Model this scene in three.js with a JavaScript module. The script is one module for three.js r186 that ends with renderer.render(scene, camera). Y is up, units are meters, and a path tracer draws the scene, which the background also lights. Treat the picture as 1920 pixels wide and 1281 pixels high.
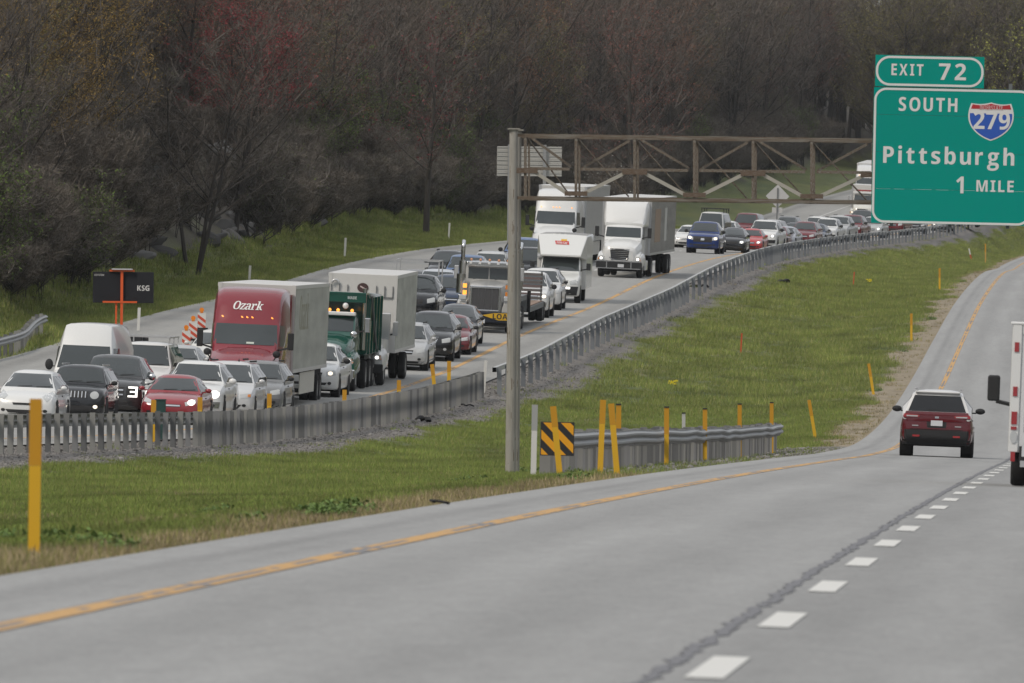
import * as THREE from 'three';
import { mergeGeometries, mergeVertices, toCreasedNormals } from 'three/addons/utils/BufferGeometryUtils.js';
import { RoundedBoxGeometry } from 'three/addons/geometries/RoundedBoxGeometry.js';
import { TextGeometry } from 'three/addons/geometries/TextGeometry.js';
import { FontLoader } from 'three/addons/loaders/FontLoader.js';
import { ImprovedNoise } from 'three/addons/math/ImprovedNoise.js';

// ---------------------------------------------------------------- camera, sky, sun, exposure
const FOCAL = 22100, PW = 1920, PH = 1281, EYE = 1.34;            // long lens: focal length in photo pixels
const scene = new THREE.Scene();
const camera = new THREE.PerspectiveCamera(2 * Math.atan(PH / 2 / FOCAL) * 180 / Math.PI, PW / PH, 2, 9000);
camera.position.set(0, EYE, 0);
camera.rotation.order = 'YXZ';
camera.rotation.set(97.5 / FOCAL, 0, 0.55 * Math.PI / 180);
camera.updateMatrixWorld();
camera.focus = 390; camera.userData.fStop = 13;
const renderer = new THREE.WebGLRenderer({ antialias: true });
renderer.toneMapping = THREE.LinearToneMapping;
renderer.toneMappingExposure = 0.82;
renderer.shadowMap.enabled = true;
{ // bright, high overcast: brighter overhead than at the horizon, slightly cool
  const w = 256, h = 128, data = new Float32Array(w * h * 4), nz = new ImprovedNoise();
  for (let j = 0; j < h; j++) for (let i = 0; i < w; i++) {
    const el = ((j + 0.5) / h - 0.5) * Math.PI, az = (i + 0.5) / w * Math.PI * 2;
    const s = Math.max(0, Math.sin(el)), cx = Math.cos(az) * Math.cos(el), cz = Math.sin(az) * Math.cos(el);
    const cl = nz.noise(cx * 3.1, s * 5, cz * 3.1) * 0.10 + nz.noise(cx * 8, s * 13, cz * 8) * 0.06;
    const L = (0.56 + 0.52 * s) * (1 + cl), k = (j * w + i) * 4;
    data[k] = L * 0.965; data[k + 1] = L * 0.995; data[k + 2] = L * 1.045; data[k + 3] = 1;
  }
  const sky = new THREE.DataTexture(data, w, h, THREE.RGBAFormat, THREE.FloatType);
  sky.mapping = THREE.EquirectangularReflectionMapping; sky.magFilter = sky.minFilter = THREE.LinearFilter; sky.wrapS = THREE.RepeatWrapping; sky.needsUpdate = true;
  scene.background = sky; scene.environment = sky;
}
const sun = new THREE.DirectionalLight(0xfff3e2, 2.4);
sun.position.set(-300, 400, 300); sun.target.position.set(0, 0, -450);
sun.position.add(new THREE.Vector3(0, 0, -450));
sun.castShadow = true; sun.shadow.radius = 26; sun.shadow.mapSize.set(4096, 4096);
Object.assign(sun.shadow.camera, { left: -500, right: 500, top: 600, bottom: -600, near: 1, far: 1600 });
scene.add(sun, sun.target);
scene.fog = new THREE.FogExp2(0xdfe6ee, 0.00004);

// ---------------------------------------------------------------- helpers
const rngOf = (s) => () => { s = (s + 0x6d2b79f5) | 0; let t = Math.imul(s ^ (s >>> 15), 1 | s); t = (t + Math.imul(t ^ (t >>> 7), 61 | t)) ^ t; return ((t ^ (t >>> 14)) >>> 0) / 4294967296; };
const perlin = new ImprovedNoise();
const noise = (x, y = 0, z = 0) => perlin.noise(x + 31.7, y + 17.3, z + 5.1);
const fbm = (x, y, z = 0, o = 4) => { let a = 0, f = 1, g = 0.5; for (let i = 0; i < o; i++) { a += g * noise(x * f, y * f, z + i * 9.1); f *= 2.03; g *= 0.5; } return a; };
const lerp = (a, b, t) => a + (b - a) * t, clamp = (x, a = 0, b = 1) => Math.min(b, Math.max(a, x)), smooth = (a, b, x) => { const t = clamp((x - a) / (b - a)); return t * t * (3 - 2 * t); };
const V = (x, y, z) => new THREE.Vector3(x, y, z);
// a photo pixel at a given distance down the road -> a point of the place
function at(px, py, dist) {
  const v = V((px - PW / 2) / FOCAL, -(py - PH / 2) / FOCAL, -1).applyQuaternion(camera.quaternion);
  return v.multiplyScalar(dist / -v.z).add(camera.position);
}
function pchip(xs, ys) { // monotone cubic
  const n = xs.length, d = [], m = [];
  for (let i = 0; i < n - 1; i++) d.push((ys[i + 1] - ys[i]) / (xs[i + 1] - xs[i]));
  for (let i = 0; i < n; i++) m.push(i === 0 ? d[0] : i === n - 1 ? d[n - 2] : (d[i - 1] + d[i]) / 2);
  return (x) => {
    if (x <= xs[0]) return ys[0] + m[0] * (x - xs[0]);
    if (x >= xs[n - 1]) return ys[n - 1] + m[n - 1] * (x - xs[n - 1]);
    let i = 0; while (x > xs[i + 1]) i++;
    const h = xs[i + 1] - xs[i], t = (x - xs[i]) / h, t2 = t * t, t3 = t2 * t;
    return (2 * t3 - 3 * t2 + 1) * ys[i] + (t3 - 2 * t2 + t) * h * m[i] + (3 * t2 - 2 * t3) * ys[i + 1] + (t3 - t2) * h * m[i + 1];
  };
}
const taken = new Map();
function numbered(name) { const n = taken.get(name) || 0; taken.set(name, n + 1); return n ? `${name}_${String(n).padStart(3, '0')}` : name; }
function tag(o, label, category, group, kind) { if (label) o.userData.label = label; if (category) o.userData.category = category; if (group) o.userData.group = group; if (kind) o.userData.kind = kind; return o; }
function part(name, geo, mat, parent) { const m = new THREE.Mesh(geo, mat); m.name = parent === scene ? numbered(name) : name; m.castShadow = m.receiveShadow = true; parent.add(m); return m; }
function thing(name, label, category, group) { const g = new THREE.Group(); g.name = numbered(name); scene.add(g); return tag(g, label, category, group); }
function std(color, roughness = 0.8, metalness = 0, extra = {}) { const c = Array.isArray(color) ? new THREE.Color().setRGB(...color) : new THREE.Color(color); return new THREE.MeshStandardMaterial({ color: c, roughness, metalness, ...extra }); }
function phys(color, roughness, extra = {}) { const c = Array.isArray(color) ? new THREE.Color().setRGB(...color) : new THREE.Color(color); return new THREE.MeshPhysicalMaterial({ color: c, roughness, ...extra }); }
function dataTex(w, h, fn, srgb = true, repeat = true) { // fn(u,v) -> [r,g,b] 0..1 (display values when srgb)
  const a = new Uint8Array(w * h * 4);
  for (let j = 0; j < h; j++) for (let i = 0; i < w; i++) { const c = fn(i / w, j / h, i, j), k = (j * w + i) * 4; a[k] = clamp(c[0]) * 255; a[k + 1] = clamp(c[1]) * 255; a[k + 2] = clamp(c[2]) * 255; a[k + 3] = 255; }
  const t = new THREE.DataTexture(a, w, h); t.magFilter = THREE.LinearFilter; t.minFilter = THREE.LinearMipmapLinearFilter; t.generateMipmaps = true;
  if (repeat) t.wrapS = t.wrapT = THREE.RepeatWrapping; if (srgb) t.colorSpace = THREE.SRGBColorSpace; t.needsUpdate = true; return t;
}
const box = (w, h, d, x = 0, y = 0, z = 0, r = 0) => (r ? new RoundedBoxGeometry(w, h, d, 2, r) : new THREE.BoxGeometry(w, h, d)).translate(x, y, z);
const merge = (list) => mergeGeometries(list.map((g) => { const q = g.index ? g.toNonIndexed() : g; for (const k of Object.keys(q.attributes)) if (!['position', 'normal', 'uv'].includes(k)) q.deleteAttribute(k); if (!q.attributes.uv) q.setAttribute('uv', new THREE.BufferAttribute(new Float32Array(q.attributes.position.count * 2), 2)); return q; }));
function bar(a, b, r, seg = 6, r2 = r) { // round bar from a to b
  const d = b.clone().sub(a), g = new THREE.CylinderGeometry(r2, r, d.length(), seg, 1);
  g.translate(0, d.length() / 2, 0).applyQuaternion(new THREE.Quaternion().setFromUnitVectors(V(0, 1, 0), d.normalize())); return g.translate(a.x, a.y, a.z);
}
function sqbar(a, b, w, h) { // rectangular bar from a to b
  const d = b.clone().sub(a), g = new THREE.BoxGeometry(w, d.length(), h);
  g.translate(0, d.length() / 2, 0).applyQuaternion(new THREE.Quaternion().setFromUnitVectors(V(0, 1, 0), d.normalize())); return g.translate(a.x, a.y, a.z);
}
function sheet(rows, cols, fn, uvfn, colfn) { // grid: fn(i,j)->[x,y,z]
  const p = [], uv = [], c = [], idx = [];
  for (let i = 0; i < rows; i++) for (let j = 0; j < cols; j++) { const q = fn(i, j); p.push(...q); uv.push(...(uvfn ? uvfn(i, j, q) : [q[0], q[2]])); if (colfn) c.push(...colfn(i, j, q)); }
  for (let i = 0; i < rows - 1; i++) for (let j = 0; j < cols - 1; j++) { const a = i * cols + j, b = a + 1, d = a + cols, e = d + 1; idx.push(a, b, d, b, e, d); }
  const g = new THREE.BufferGeometry(); g.setAttribute('position', new THREE.Float32BufferAttribute(p, 3)); g.setAttribute('uv', new THREE.Float32BufferAttribute(uv, 2));
  if (colfn) g.setAttribute('color', new THREE.Float32BufferAttribute(c, 3)); g.setIndex(idx); g.computeVertexNormals(); return g;
}
const fontBold = await new FontLoader().loadAsync('fonts/droid/droid_sans_bold.typeface.json');
const fontSerif = await new FontLoader().loadAsync('fonts/droid/droid_serif_bold.typeface.json');
function lettering(s, size, w, depth = 0.004, font = fontBold, spacing = 0) { // text scaled to width w (or natural), origin at its lower left
  const list = []; let x = 0;
  for (const ch of s) {
    if (ch === ' ') { x += size * 0.45; continue; }
    const g = new TextGeometry(ch, { font, size, depth, curveSegments: 4, bevelEnabled: false }); g.computeBoundingBox(); const b = g.boundingBox;
    g.translate(x - b.min.x, 0, 0); list.push(g); x += b.max.x - b.min.x + size * (0.13 + spacing);
  }
  const g = merge(list); g.computeBoundingBox(); if (w) g.scale(w / g.boundingBox.max.x, 1, 1); return g;
}

// ---------------------------------------------------------------- lie of the land: z = -distance
const dashX = (Z) => -1.786 + 0.04887 * Z + Math.pow(Math.max(0, Z - 900), 2) * 0.00006;
const dashY = pchip([0, 60, 95, 130, 180, 216, 260, 303, 350, 400, 450, 520, 600, 750, 900, 1200, 1800], [0.0, 0.012, 0.02, 0.014, -0.03, -0.085, -0.17, -0.25, -0.16, 0.52, 1.72, 3.75, 5.98, 9.1, 11.2, 17, 30]);
const nearX = (Z) => dashX(Z) - 3.74;                               // yellow line of the near carriageway
const nearY = (x, Z) => dashY(Z) - 0.03 * (x - dashX(Z));
const farX = pchip([100, 250, 300, 340, 362, 403, 436, 485, 545, 595, 660, 725, 850, 980, 1050, 1150, 1400, 1800], [-29.2, -17.3, -13.4, -10.3, -8.6, -5.6, -2.95, 0.4, 3.95, 6.9, 10.3, 13.5, 20.9, 30.2, 36, 45, 68, 106]);
const farYc = pchip([100, 250, 300, 340, 362, 403, 436, 485, 545, 595, 660, 725, 850, 980, 1050, 1150, 1400, 1800], [0.0, 0.02, 0.05, 0.12, 0.32, 0.95, 1.92, 3.75, 5.5, 7.15, 8.75, 10, 12.3, 14.7, 16.3, 20, 28, 36]);
const BANK = 0.035;
const farY = (x, Z) => farYc(Z) - BANK * (x - farX(Z));
const FAR_L = 15.8, FAR_R = 2.2, NEAR_L = 1.28, NEAR_R = 3.66 + 3.0;  // pavement edges, measured from the yellow lines and the lane line
const vergeAt = (Z) => 4.2 + 5.3 * smooth(600, 780, Z);
function groundY(x, Z) {
  const xl = farX(Z) - FAR_L, xr = farX(Z) + FAR_R, xn = nearX(Z) - NEAR_L, xe = dashX(Z) + NEAR_R;
  if (x <= xl) {
    const d = xl - x, y0 = farY(xl, Z) - 0.05, n = noise(x * 0.07, Z * 0.035) * 1.6 + noise(x * 0.3, Z * 0.2) * 0.35;
    const steep = 0.82 - 0.25 * smooth(640, 820, Z);
    const verge = vergeAt(Z);
    return y0 - 0.12 * smooth(0, 2, d) + 0.13 * Math.min(Math.max(0, d - 1.5), verge - 1.5) + steep * Math.max(0, Math.min(d, verge + 13) - verge) + 0.5 * Math.max(0, Math.min(d, 75) - verge - 13) + 0.22 * Math.max(0, d - 75) + n * smooth(verge - 1, verge + 6, d) * 0.9;
  }
  if (x < xr) return farY(x, Z);
  if (x <= xn) {
    const yr = farY(xr, Z) - 0.05, yn = nearY(xn, Z) - 0.015, w = xn - xr, t = (x - xr) / w;
    const dip = 0.42 * smooth(0, 4.5, x - xr) * smooth(1.0, 6.5, xn - x) + 0.12 * smooth(0.2, 1.6, x - xr);
    return lerp(yr, yn, smooth(0.06, 0.86, t)) - dip + 0.05 * noise(x * 0.5, Z * 0.22) * smooth(0.3, 2, x - xr) * smooth(0.3, 2, xn - x);
  }
  if (x < xe) return nearY(x, Z);
  return nearY(xe, Z) - 0.05 - 0.1 * Math.min(x - xe, 6) + 0.25 * Math.max(0, x - xe - 10);
}
const rowsZ = (z0, z1, k, s0) => { const a = [z0]; let z = z0; while (z < z1) { z += Math.max(s0, z * k); a.push(z); } return a; };

// ---------------------------------------------------------------- ground, roads, markings
const M = {};
{ // road surface: worn grey concrete-like asphalt with aggregate speckle, mottling and tyre-polished lanes of the material itself
  const speckle = (seed, base, tint, lanes) => { const r = rngOf(seed); return dataTex(512, 1024, (u, v) => {
    const n = fbm(u * 26, v * 4, seed, 3) * 0.04 + fbm(u * 6, v * 2, seed + 5, 2) * 0.025 + fbm(u * 60, v * 40, seed + 3, 2) * 0.03 + (r() - 0.5) * 0.07 + lanes(u) - (noise(u * 30, v * 220, 3 + seed) > 0.62 ? 0.05 : 0);
    const k = base + n; return [k * tint[0], k * tint[1], k * tint[2]]; }); };
  const path = (u, c, w) => Math.exp(-Math.pow((u - c) / w, 2));
  // near carriageway: u runs over 13 m from the left pavement edge
  const lanes = (u) => { const m = u * 13.2; return -0.03 * path(m, 2.3, 0.45) - 0.032 * path(m, 4.1, 0.45) + 0.012 * path(m, 3.1, 0.5) - 0.04 * path(m, 5.9, 0.5) - 0.042 * path(m, 7.6, 0.5) - 0.05 * path(m, 0.62, 0.17) - 0.02 * path(m, 1.0, 0.15) + 0.008 * path(m, 0.25, 0.2); };
  M.nearRoad = new THREE.MeshStandardMaterial({ map: speckle(11, 0.575, [0.995, 1.0, 1.0], lanes), roughness: 0.92 });
  M.farRoad = new THREE.MeshStandardMaterial({ map: speckle(23, 0.572, [1.0, 1.0, 0.985], (u) => { const m = u * 18.8; return -0.07 * path(m, 1.0, 0.5) - 0.05 * path(m, 17.6, 0.5) + 0.02 * path(m, 8, 3); }), roughness: 0.92 });
}
function roadGeo(x0, x1, yf, z0, z1, cols, vlen, lift = 0) {
  const zs = rowsZ(z0, z1, 0.012, 1.2);
  return sheet(zs.length, cols, (i, j) => { const Z = zs[i], x = lerp(x0(Z), x1(Z), j / (cols - 1)); return [x, yf(x, Z) + lift, -Z]; }, (i, j) => [j / (cols - 1), zs[i] / vlen]);
}
const isStructure = (m) => tag(m, null, null, null, 'structure');
{
  // base sheet to the horizon, lying under everything
  const zs = [-300, -50, 20, ...rowsZ(60, 1800, 0.03, 8), 2600, 4000, 7000], xs = [-4000, -1500, -600, -300, -200, -150, -120, ...Array.from({ length: 48 }, (_, i) => -100 + i * 5), 160, 220, 400, 1200, 4000];
  const g = sheet(zs.length, xs.length, (i, j) => { const Z = zs[i], x = xs[j], zc = clamp(Z, 60, 1800); const off = x; return [off, groundY(clamp(off, -400, 400), zc) * 1 - (off < farX(zc) - 14 ? 1.2 : 3.2), -Z]; });
  isStructure(part('ground', g, std([0.07, 0.065, 0.045], 1), scene));
  isStructure(part('near_carriageway', roadGeo((Z) => nearX(Z) - NEAR_L, (Z) => dashX(Z) + NEAR_R, nearY, 22, 1260, 15, 60), M.nearRoad, scene));
  isStructure(part('far_carriageway', roadGeo((Z) => farX(Z) - FAR_L, (Z) => farX(Z) + FAR_R, farY, 100, 1310, 15, 60), M.farRoad, scene));
}
{ // markings: thin sheets 4 mm above the surface
  const white = std([0.62, 0.62, 0.6], 0.8), r = rngOf(5);
  const yellowTex = (seed, dark, edge) => dataTex(32, 2048, (u, v) => {
    const s = noise(v * 34, seed) + 0.6 * noise(v * 120, seed + 4), c = Math.abs(u - 0.5), k = 0.04 * noise(u * 8, v * 300);
    const worn = c < 0.16 + 0.06 * noise(v * 80, 3 + seed) && s > dark, bare = c > edge + 0.1 * noise(v * 60, 8 + seed) || (s > 0.62);
    return worn || bare ? [0.47 + k, 0.47 + k, 0.48 + k] : [0.74 + k, 0.59 + k, 0.385 + k];
  });
  const yNear = new THREE.MeshStandardMaterial({ map: yellowTex(2, -0.12, 0.46), roughness: 0.85 }), yFar = new THREE.MeshStandardMaterial({ map: yellowTex(6, 0.25, 0.44), roughness: 0.85 });
  const line = (name, xf, w, yf, z0, z1, mat, vlen) => isStructure(part(name, roadGeo((Z) => xf(Z) - w / 2, (Z) => xf(Z) + w / 2, yf, z0, z1, 3, vlen, 0.005), mat, scene));
  line('yellow_edge_line', nearX, 0.19, nearY, 30, 1300, yNear, 90);
  line('yellow_edge_line', farX, 0.24, farY, 240, 1300, yFar, 140);
  line('white_edge_line', (Z) => dashX(Z) + 3.66, 0.15, nearY, 30, 900, white, 20);
  line('white_edge_line', (Z) => farX(Z) - 10.95, 0.16, farY, 240, 1300, std([0.5, 0.5, 0.49], 0.85), 20);
  // sealed joint beside the lane dashes: ragged dark sealant
  const sealZ = rowsZ(30, 430, 0.0025, 0.12);
  isStructure(part('joint_sealant', sheet(sealZ.length, 2, (i, j) => { const Z = sealZ[i], w = Math.max(0.012, 0.038 + 0.05 * noise(Z * 2.1, j * 5 + 1) + 0.03 * noise(Z * 6.3, j * 9 + 2)), x = dashX(Z) - 0.24 + 0.03 * noise(Z * 0.7, 3) + (j ? w : -w); return [x, nearY(x, Z) + 0.005, -Z]; }), std([0.165, 0.168, 0.182], 0.88), scene));
  // lane dashes, 3.05 m every 12.19 m, each painted block a separate marking
  const mark = (name, x, yf, Z, len, w, mat) => { const g = sheet(2, 2, (i, j) => { const zz = Z + (i ? len : 0) + (r() - 0.5) * 0.05, xx = x(zz) + (j ? w / 2 : -w / 2); return [xx, yf(xx, zz) + 0.006, -zz]; }); isStructure(part(name, g, mat, scene)); };
  for (let n = -1; n < 42; n++) mark('lane_dash', dashX, nearY, 55.2 + n * 12.19, 4.5, 0.185, white);
  for (let n = 0; n < 62; n++) for (const k of [3.66, 7.32]) mark('lane_dash', (Z) => farX(Z) - k, farY, 260 + n * 12.19, 3.05, 0.15, white);
}
// median and hillside, coloured by what grows or lies there
const grassTone = (x, Z) => { const n = fbm(x * 0.5, Z * 0.14, 2), m = fbm(x * 0.12, Z * 0.05, 7); return [0.128 + 0.09 * n + 0.06 * m, 0.15 + 0.08 * n + 0.04 * m, 0.045 + 0.03 * n]; };
const gravelTone = (x, Z) => { const n = fbm(x * 2.2, Z * 0.9, 5, 3); return [0.19 + 0.11 * n, 0.178 + 0.10 * n, 0.168 + 0.095 * n]; };
const strawTone = (x, Z) => { const n = fbm(x * 2, Z * 0.7, 9, 3); return [0.29 + 0.15 * n, 0.245 + 0.13 * n, 0.175 + 0.1 * n]; };
const mix3 = (a, b, t) => [lerp(a[0], b[0], t), lerp(a[1], b[1], t), lerp(a[2], b[2], t)];
// how bare the median is: 0 grass, 1 gravel (rail side) or straw and dirt (road side)
function bare(x, Z) {
  const xr = farX(Z) + FAR_R, xn = nearX(Z) - NEAR_L, e = x - xr, f = xn - x, wob = fbm(x * 0.25, Z * 0.055, 3) * 2.6 + fbm(x * 0.9, Z * 0.3, 4) * 0.9;
  const gw = 2.5 - 0.1 * smooth(380, 520, Z) + 0.65 * wob;
  const rail = smooth(gw + 0.35, gw - 0.35, e);
  const sw = 1.6 + 0.5 * fbm(x * 0.4, Z * 0.12, 8) + 0.5 * noise(Z * 0.06, 4) + (Z > 330 ? -0.35 + 0.9 * noise(Z * 0.11, 6) : 0) ;
  const road = smooth(sw + 0.25, sw - 0.2, f);
  const bed = (Z > 200 && Z < 350) ? smooth(3.9 + 0.5 * noise(Z * 0.3, 2), 3.2, f) : 0;
  return { gravel: Math.max(rail, bed * 0.95), straw: road * (1 - bed) };
}
{
  const zs = rowsZ(40, 1500, 0.0045, 0.45), C = 64;
  const g = sheet(zs.length, C, (i, j) => { const Z = zs[i], t = j / (C - 1), x = lerp(farX(Z) + FAR_R - 0.35, nearX(Z) - NEAR_L + 0.3, t), inR = x < farX(Z) + FAR_R || x > nearX(Z) - NEAR_L; return [x, inR ? groundY(x, Z) - 0.05 : groundY(x, Z), -Z]; }, (i, j, q) => [q[0] / 1.7, q[2] / 1.7],
    (i, j, q) => { const b = bare(q[0], -q[2]); let c = grassTone(q[0], -q[2]); const patch = smooth(0.17, 0.32, fbm(q[0] * 0.35, q[2] * 0.1, 12)); c = mix3(c, strawTone(q[0], -q[2]), 0.6 * patch); c = mix3(c, strawTone(q[0], -q[2]), b.straw); return mix3(c, gravelTone(q[0], -q[2]), b.gravel); });
  const grain = dataTex(256, 256, (u, v) => { const k = 0.86 + 0.5 * fbm(u * 30, v * 30, 1, 3) + 0.2 * noise(u * 128, v * 128); return [k, k, k]; }, false);
  const soil = new THREE.MeshStandardMaterial({ map: grain, vertexColors: true, roughness: 1, bumpMap: grain, bumpScale: 0.03 });
  M.soil = soil;
  isStructure(part('median_ground', g, soil, scene));
  const zh = rowsZ(200, 1750, 0.006, 2), ds = []; for (let d = -0.3; d < 170; d += d < 24 ? 0.6 : 2 + d * 0.03) ds.push(d);
  const h = sheet(zh.length, ds.length, (i, j) => { const Z = zh[i], d = ds[ds.length - 1 - j], x = farX(Z) - FAR_L - d; return [x, d < 0 ? farY(x, Z) - 0.07 : groundY(x, Z), -Z]; }, (i, j, q) => [q[0] / 1.7, q[2] / 1.7],
    (i, j, q) => { const Z = -q[2], d = ds[ds.length - 1 - j], n = fbm(q[0] * 0.25, Z * 0.1, 3), verge = vergeAt(Z); const lit = [0.075 + 0.05 * n, 0.064 + 0.04 * n, 0.05 + 0.03 * n]; const g0 = grassTone(q[0] * 1.3, Z);
      const w = smooth(verge + 2 + 4 * n + (Z < 470 ? 5 : 0), verge + 0.2 + 3 * n, d) * 0.92 + 0.3 * smooth(0.05, 0.3, fbm(q[0] * 0.5, Z * 0.15, 14)) * smooth(verge + 14, verge + 4, d); return mix3(mix3(lit, g0, w), gravelTone(q[0], Z), smooth(0.5, 0.1, d) * 0.7); });
  isStructure(part('hillside', h, soil, scene));
}

// ---------------------------------------------------------------- guide rails, posts, gantry, signs
M.galv = std([0.30, 0.31, 0.315], 0.55, 0.35); M.galvDark = std([0.17, 0.18, 0.185], 0.6, 0.35); M.galvOld = std([0.21, 0.21, 0.205], 0.7, 0.25);
M.black = std([0.018, 0.018, 0.02], 0.55); M.rubber = std([0.016, 0.016, 0.017], 0.9); M.darkPlastic = std([0.016, 0.017, 0.019], 0.75);
M.yellow = std([0.62, 0.36, 0.012], 0.6); M.amberBand = std([0.50, 0.25, 0.01], 0.45); M.whitePost = std([0.6, 0.6, 0.58], 0.6); M.greyBand = std([0.33, 0.34, 0.34], 0.4); M.orange = std([0.62, 0.09, 0.012], 0.55); M.redOrange = std([0.5, 0.07, 0.02], 0.6);
M.chrome = std([0.62, 0.63, 0.64], 0.18, 1);
function wBeam(xf, yf, z0, z1, side, top) { // corrugated rail with a real sheet thickness
  const prof = [[0, 0], [0, 0.02], [0.08, 0.065], [0.08, 0.10], [0.018, 0.155], [0.08, 0.21], [0.08, 0.245], [0, 0.29], [0, 0.312]], back = prof.map(([a, b]) => [a - 0.006, b]).reverse(), ring = [...prof, ...back, prof[0]];
  const zs = []; for (let z = z0; z < z1; z += 3.81) zs.push(z); zs.push(z1);
  const g = sheet(zs.length, ring.length, (i, j) => { const Z = zs[i], x = xf(Z), w = 0.012 * noise(Z * 0.4, 3); return [x + side * ring[j][0] + w, yf(x, Z) + top - 0.312 + ring[j][1] + 0.012 * noise(Z * 0.23, 9), -Z]; });
  return toCreasedNormals(g, 0.4);
}
const postGeo = merge([box(0.14, 1.15, 0.012, 0, 0, -0.07), box(0.14, 1.15, 0.012, 0, 0, 0.07), box(0.012, 1.15, 0.13)]); // I-section
const blockGeo = box(0.13, 0.32, 0.12, 0, 0, 0, 0.01);
function boxBeam(xf, yf, z0, z1, top) { const ring = [[-0.07, -0.17], [0.07, -0.17], [0.07, 0], [-0.07, 0], [-0.07, -0.17]], zs = []; for (let z = z0; z < z1; z += 5.4) zs.push(z); zs.push(z1); return toCreasedNormals(sheet(zs.length, 5, (i, j) => { const Z = zs[i], x = xf(Z); return [x + ring[j][0], yf(x, Z) + top + ring[j][1] + 0.015 * noise(Z * 0.2, 4), -Z]; }), 0.3); }
function railRun(label, group, xf, z0, z1, spacingAt, side, mats, blocks, top = 0.8, boxed = false) {
  const t = thing('guide_rail', label, 'guide rail', group), r = rngOf(z0 | 0);
  part('rail_beam', boxed ? boxBeam(xf, groundY, z0, z1, top) : wBeam(xf, groundY, z0, z1, side, top), mats[0], t);
  for (let Z = z0 + 0.3; Z < z1; Z += spacingAt(Z)) {
    const x = xf(Z) - side * 0.16, y = groundY(x, Z);
    const p = part('post', postGeo, mats[1 + (r() * (mats.length - 1) | 0)], t); p.position.set(x, y + top - 0.53 + (r() - 0.5) * 0.05, -Z); p.rotation.set((r() - 0.5) * 0.02, (r() - 0.5) * 0.15, (r() - 0.5) * 0.03); if (boxed) p.scale.set(1.15, 1, 0.9);
    if (blocks) { const b = part('block', blockGeo, mats[1], t); b.position.set(xf(Z) - side * 0.06, groundY(xf(Z), Z) + top - 0.16, -Z); }
  }
  return t;
}
const railX = (Z) => farX(Z) + 3.0;
const oldPosts = [M.galvOld, std([0.19, 0.195, 0.195], 0.7, 0.2), std([0.26, 0.262, 0.255], 0.7, 0.2), std([0.13, 0.135, 0.14], 0.7, 0.2), std([0.22, 0.225, 0.235], 0.7, 0.2)], newPosts = [std([0.42, 0.43, 0.43], 0.5, 0.3), std([0.19, 0.205, 0.225], 0.6, 0.3), std([0.22, 0.235, 0.25], 0.6, 0.3), std([0.165, 0.18, 0.2], 0.6, 0.3)];
railRun('weathered steel guide rail with close-set posts in front of the queued cars', 'median guide rails', railX, 256, 421, (Z) => (Z < 320 ? 1.905 : 0.9525), -1, oldPosts, false, 0.9);
railRun('long galvanised guide rail climbing beside the far traffic to the green sign', 'median guide rails', (Z) => railX(Z) + 0.25, 424.2, 1250, (Z) => (Z < 560 ? 3.7 : 6.4), -1, newPosts, false, 1.0, true);
railRun('short guide rail with gravel bed beside the near road, ending at a striped marker', 'median guide rails', (Z) => nearX(Z) - lerp(4.15, 3.1, clamp((Z - 213) / 119)), 213, 332, () => 0.9525, 1, [M.galv, ...oldPosts.slice(1)], true);
railRun('short guide rail on the far verge behind the white vans', 'verge guide rails', (Z) => farX(Z) - FAR_L - 0.2 - 1.6 * smooth(440, 466, Z), 395, 466, () => 1.905, 1, [M.galv, ...oldPosts.slice(1)], true);

function delineator(label, px, pyTop, pyBot, Z, opt = {}) { // flat flexible marker post standing on the ground
  const { w = 0.1, lean = 0, body = M.yellow, band = M.amberBand, frac = 0.42, group, name = 'marker_post', category = 'marker post', bury = 0, cap = null } = opt;
  const b = at(px, pyBot, Z), base = V(b.x, groundY(b.x, Z), -Z), tp = at(px + lean, pyTop, Z), len = tp.distanceTo(base);
  const t = thing(name, label, category, group); t.position.copy(base); t.quaternion.setFromUnitVectors(V(0, 1, 0), tp.clone().sub(base).normalize());
  const sec = (h0, h1, k) => merge([box(w * k, h1 - h0, 0.012, 0, (h0 + h1) / 2, 0), box(0.012, h1 - h0, 0.04, w * k / 2 - 0.006, (h0 + h1) / 2, -0.02), box(0.012, h1 - h0, 0.04, -w * k / 2 + 0.006, (h0 + h1) / 2, -0.02)]);
  part('post', sec(-0.3, len * (1 - frac), 1), body, t); part('reflective_band', sec(len * (1 - frac) + 0.002, len, 1.06), band, t);
  if (cap) part('cap', box(w * 1.1, 0.03, 0.06, 0, len + 0.017, -0.01), cap, t);
  return t;
}
function groundHit0(px, py) { for (let Z = 60; Z < 420; Z += 0.25) { const p = at(px, py, Z); if (p.y <= groundY(p.x, Z)) return Math.min(Z, 210); } return 210; }
function groundHit(px, py) { for (let Z = 120; Z < 1100; Z += 0.5) { const p = at(px, py, Z); if (p.x > farX(Z) - FAR_L && p.y <= groundY(p.x, Z)) return Z; } return 600; }
const railBehind = (px) => { let Z = 262; while (Z < 420 && at(px, 780, Z).x > railX(Z)) Z += 0.5; return Z + 7; };
const gY = 'yellow marker posts';
delineator('tall yellow marker post in the weeds nearest the camera, at far left', 63, 748, 1048, groundHit0(63, 1048), { lean: 4, w: 0.088, group: gY });
delineator('yellow marker post leaning across the black and yellow striped marker', 1050, 762, 876, groundHit0(1050, 876), { lean: -13, w: 0.105, frac: 0.3, group: gY });
delineator('upright yellow marker post in front of the short guide rail', 1125, 750, 889, groundHit0(1125, 889), { lean: 6, w: 0.1, frac: 0.32, group: gY });
delineator('leaning yellow marker post just behind the upright one at the short rail', 1157, 757, 891, groundHit0(1157, 891), { lean: -11, w: 0.1, frac: 0.3, group: gY });
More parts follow.
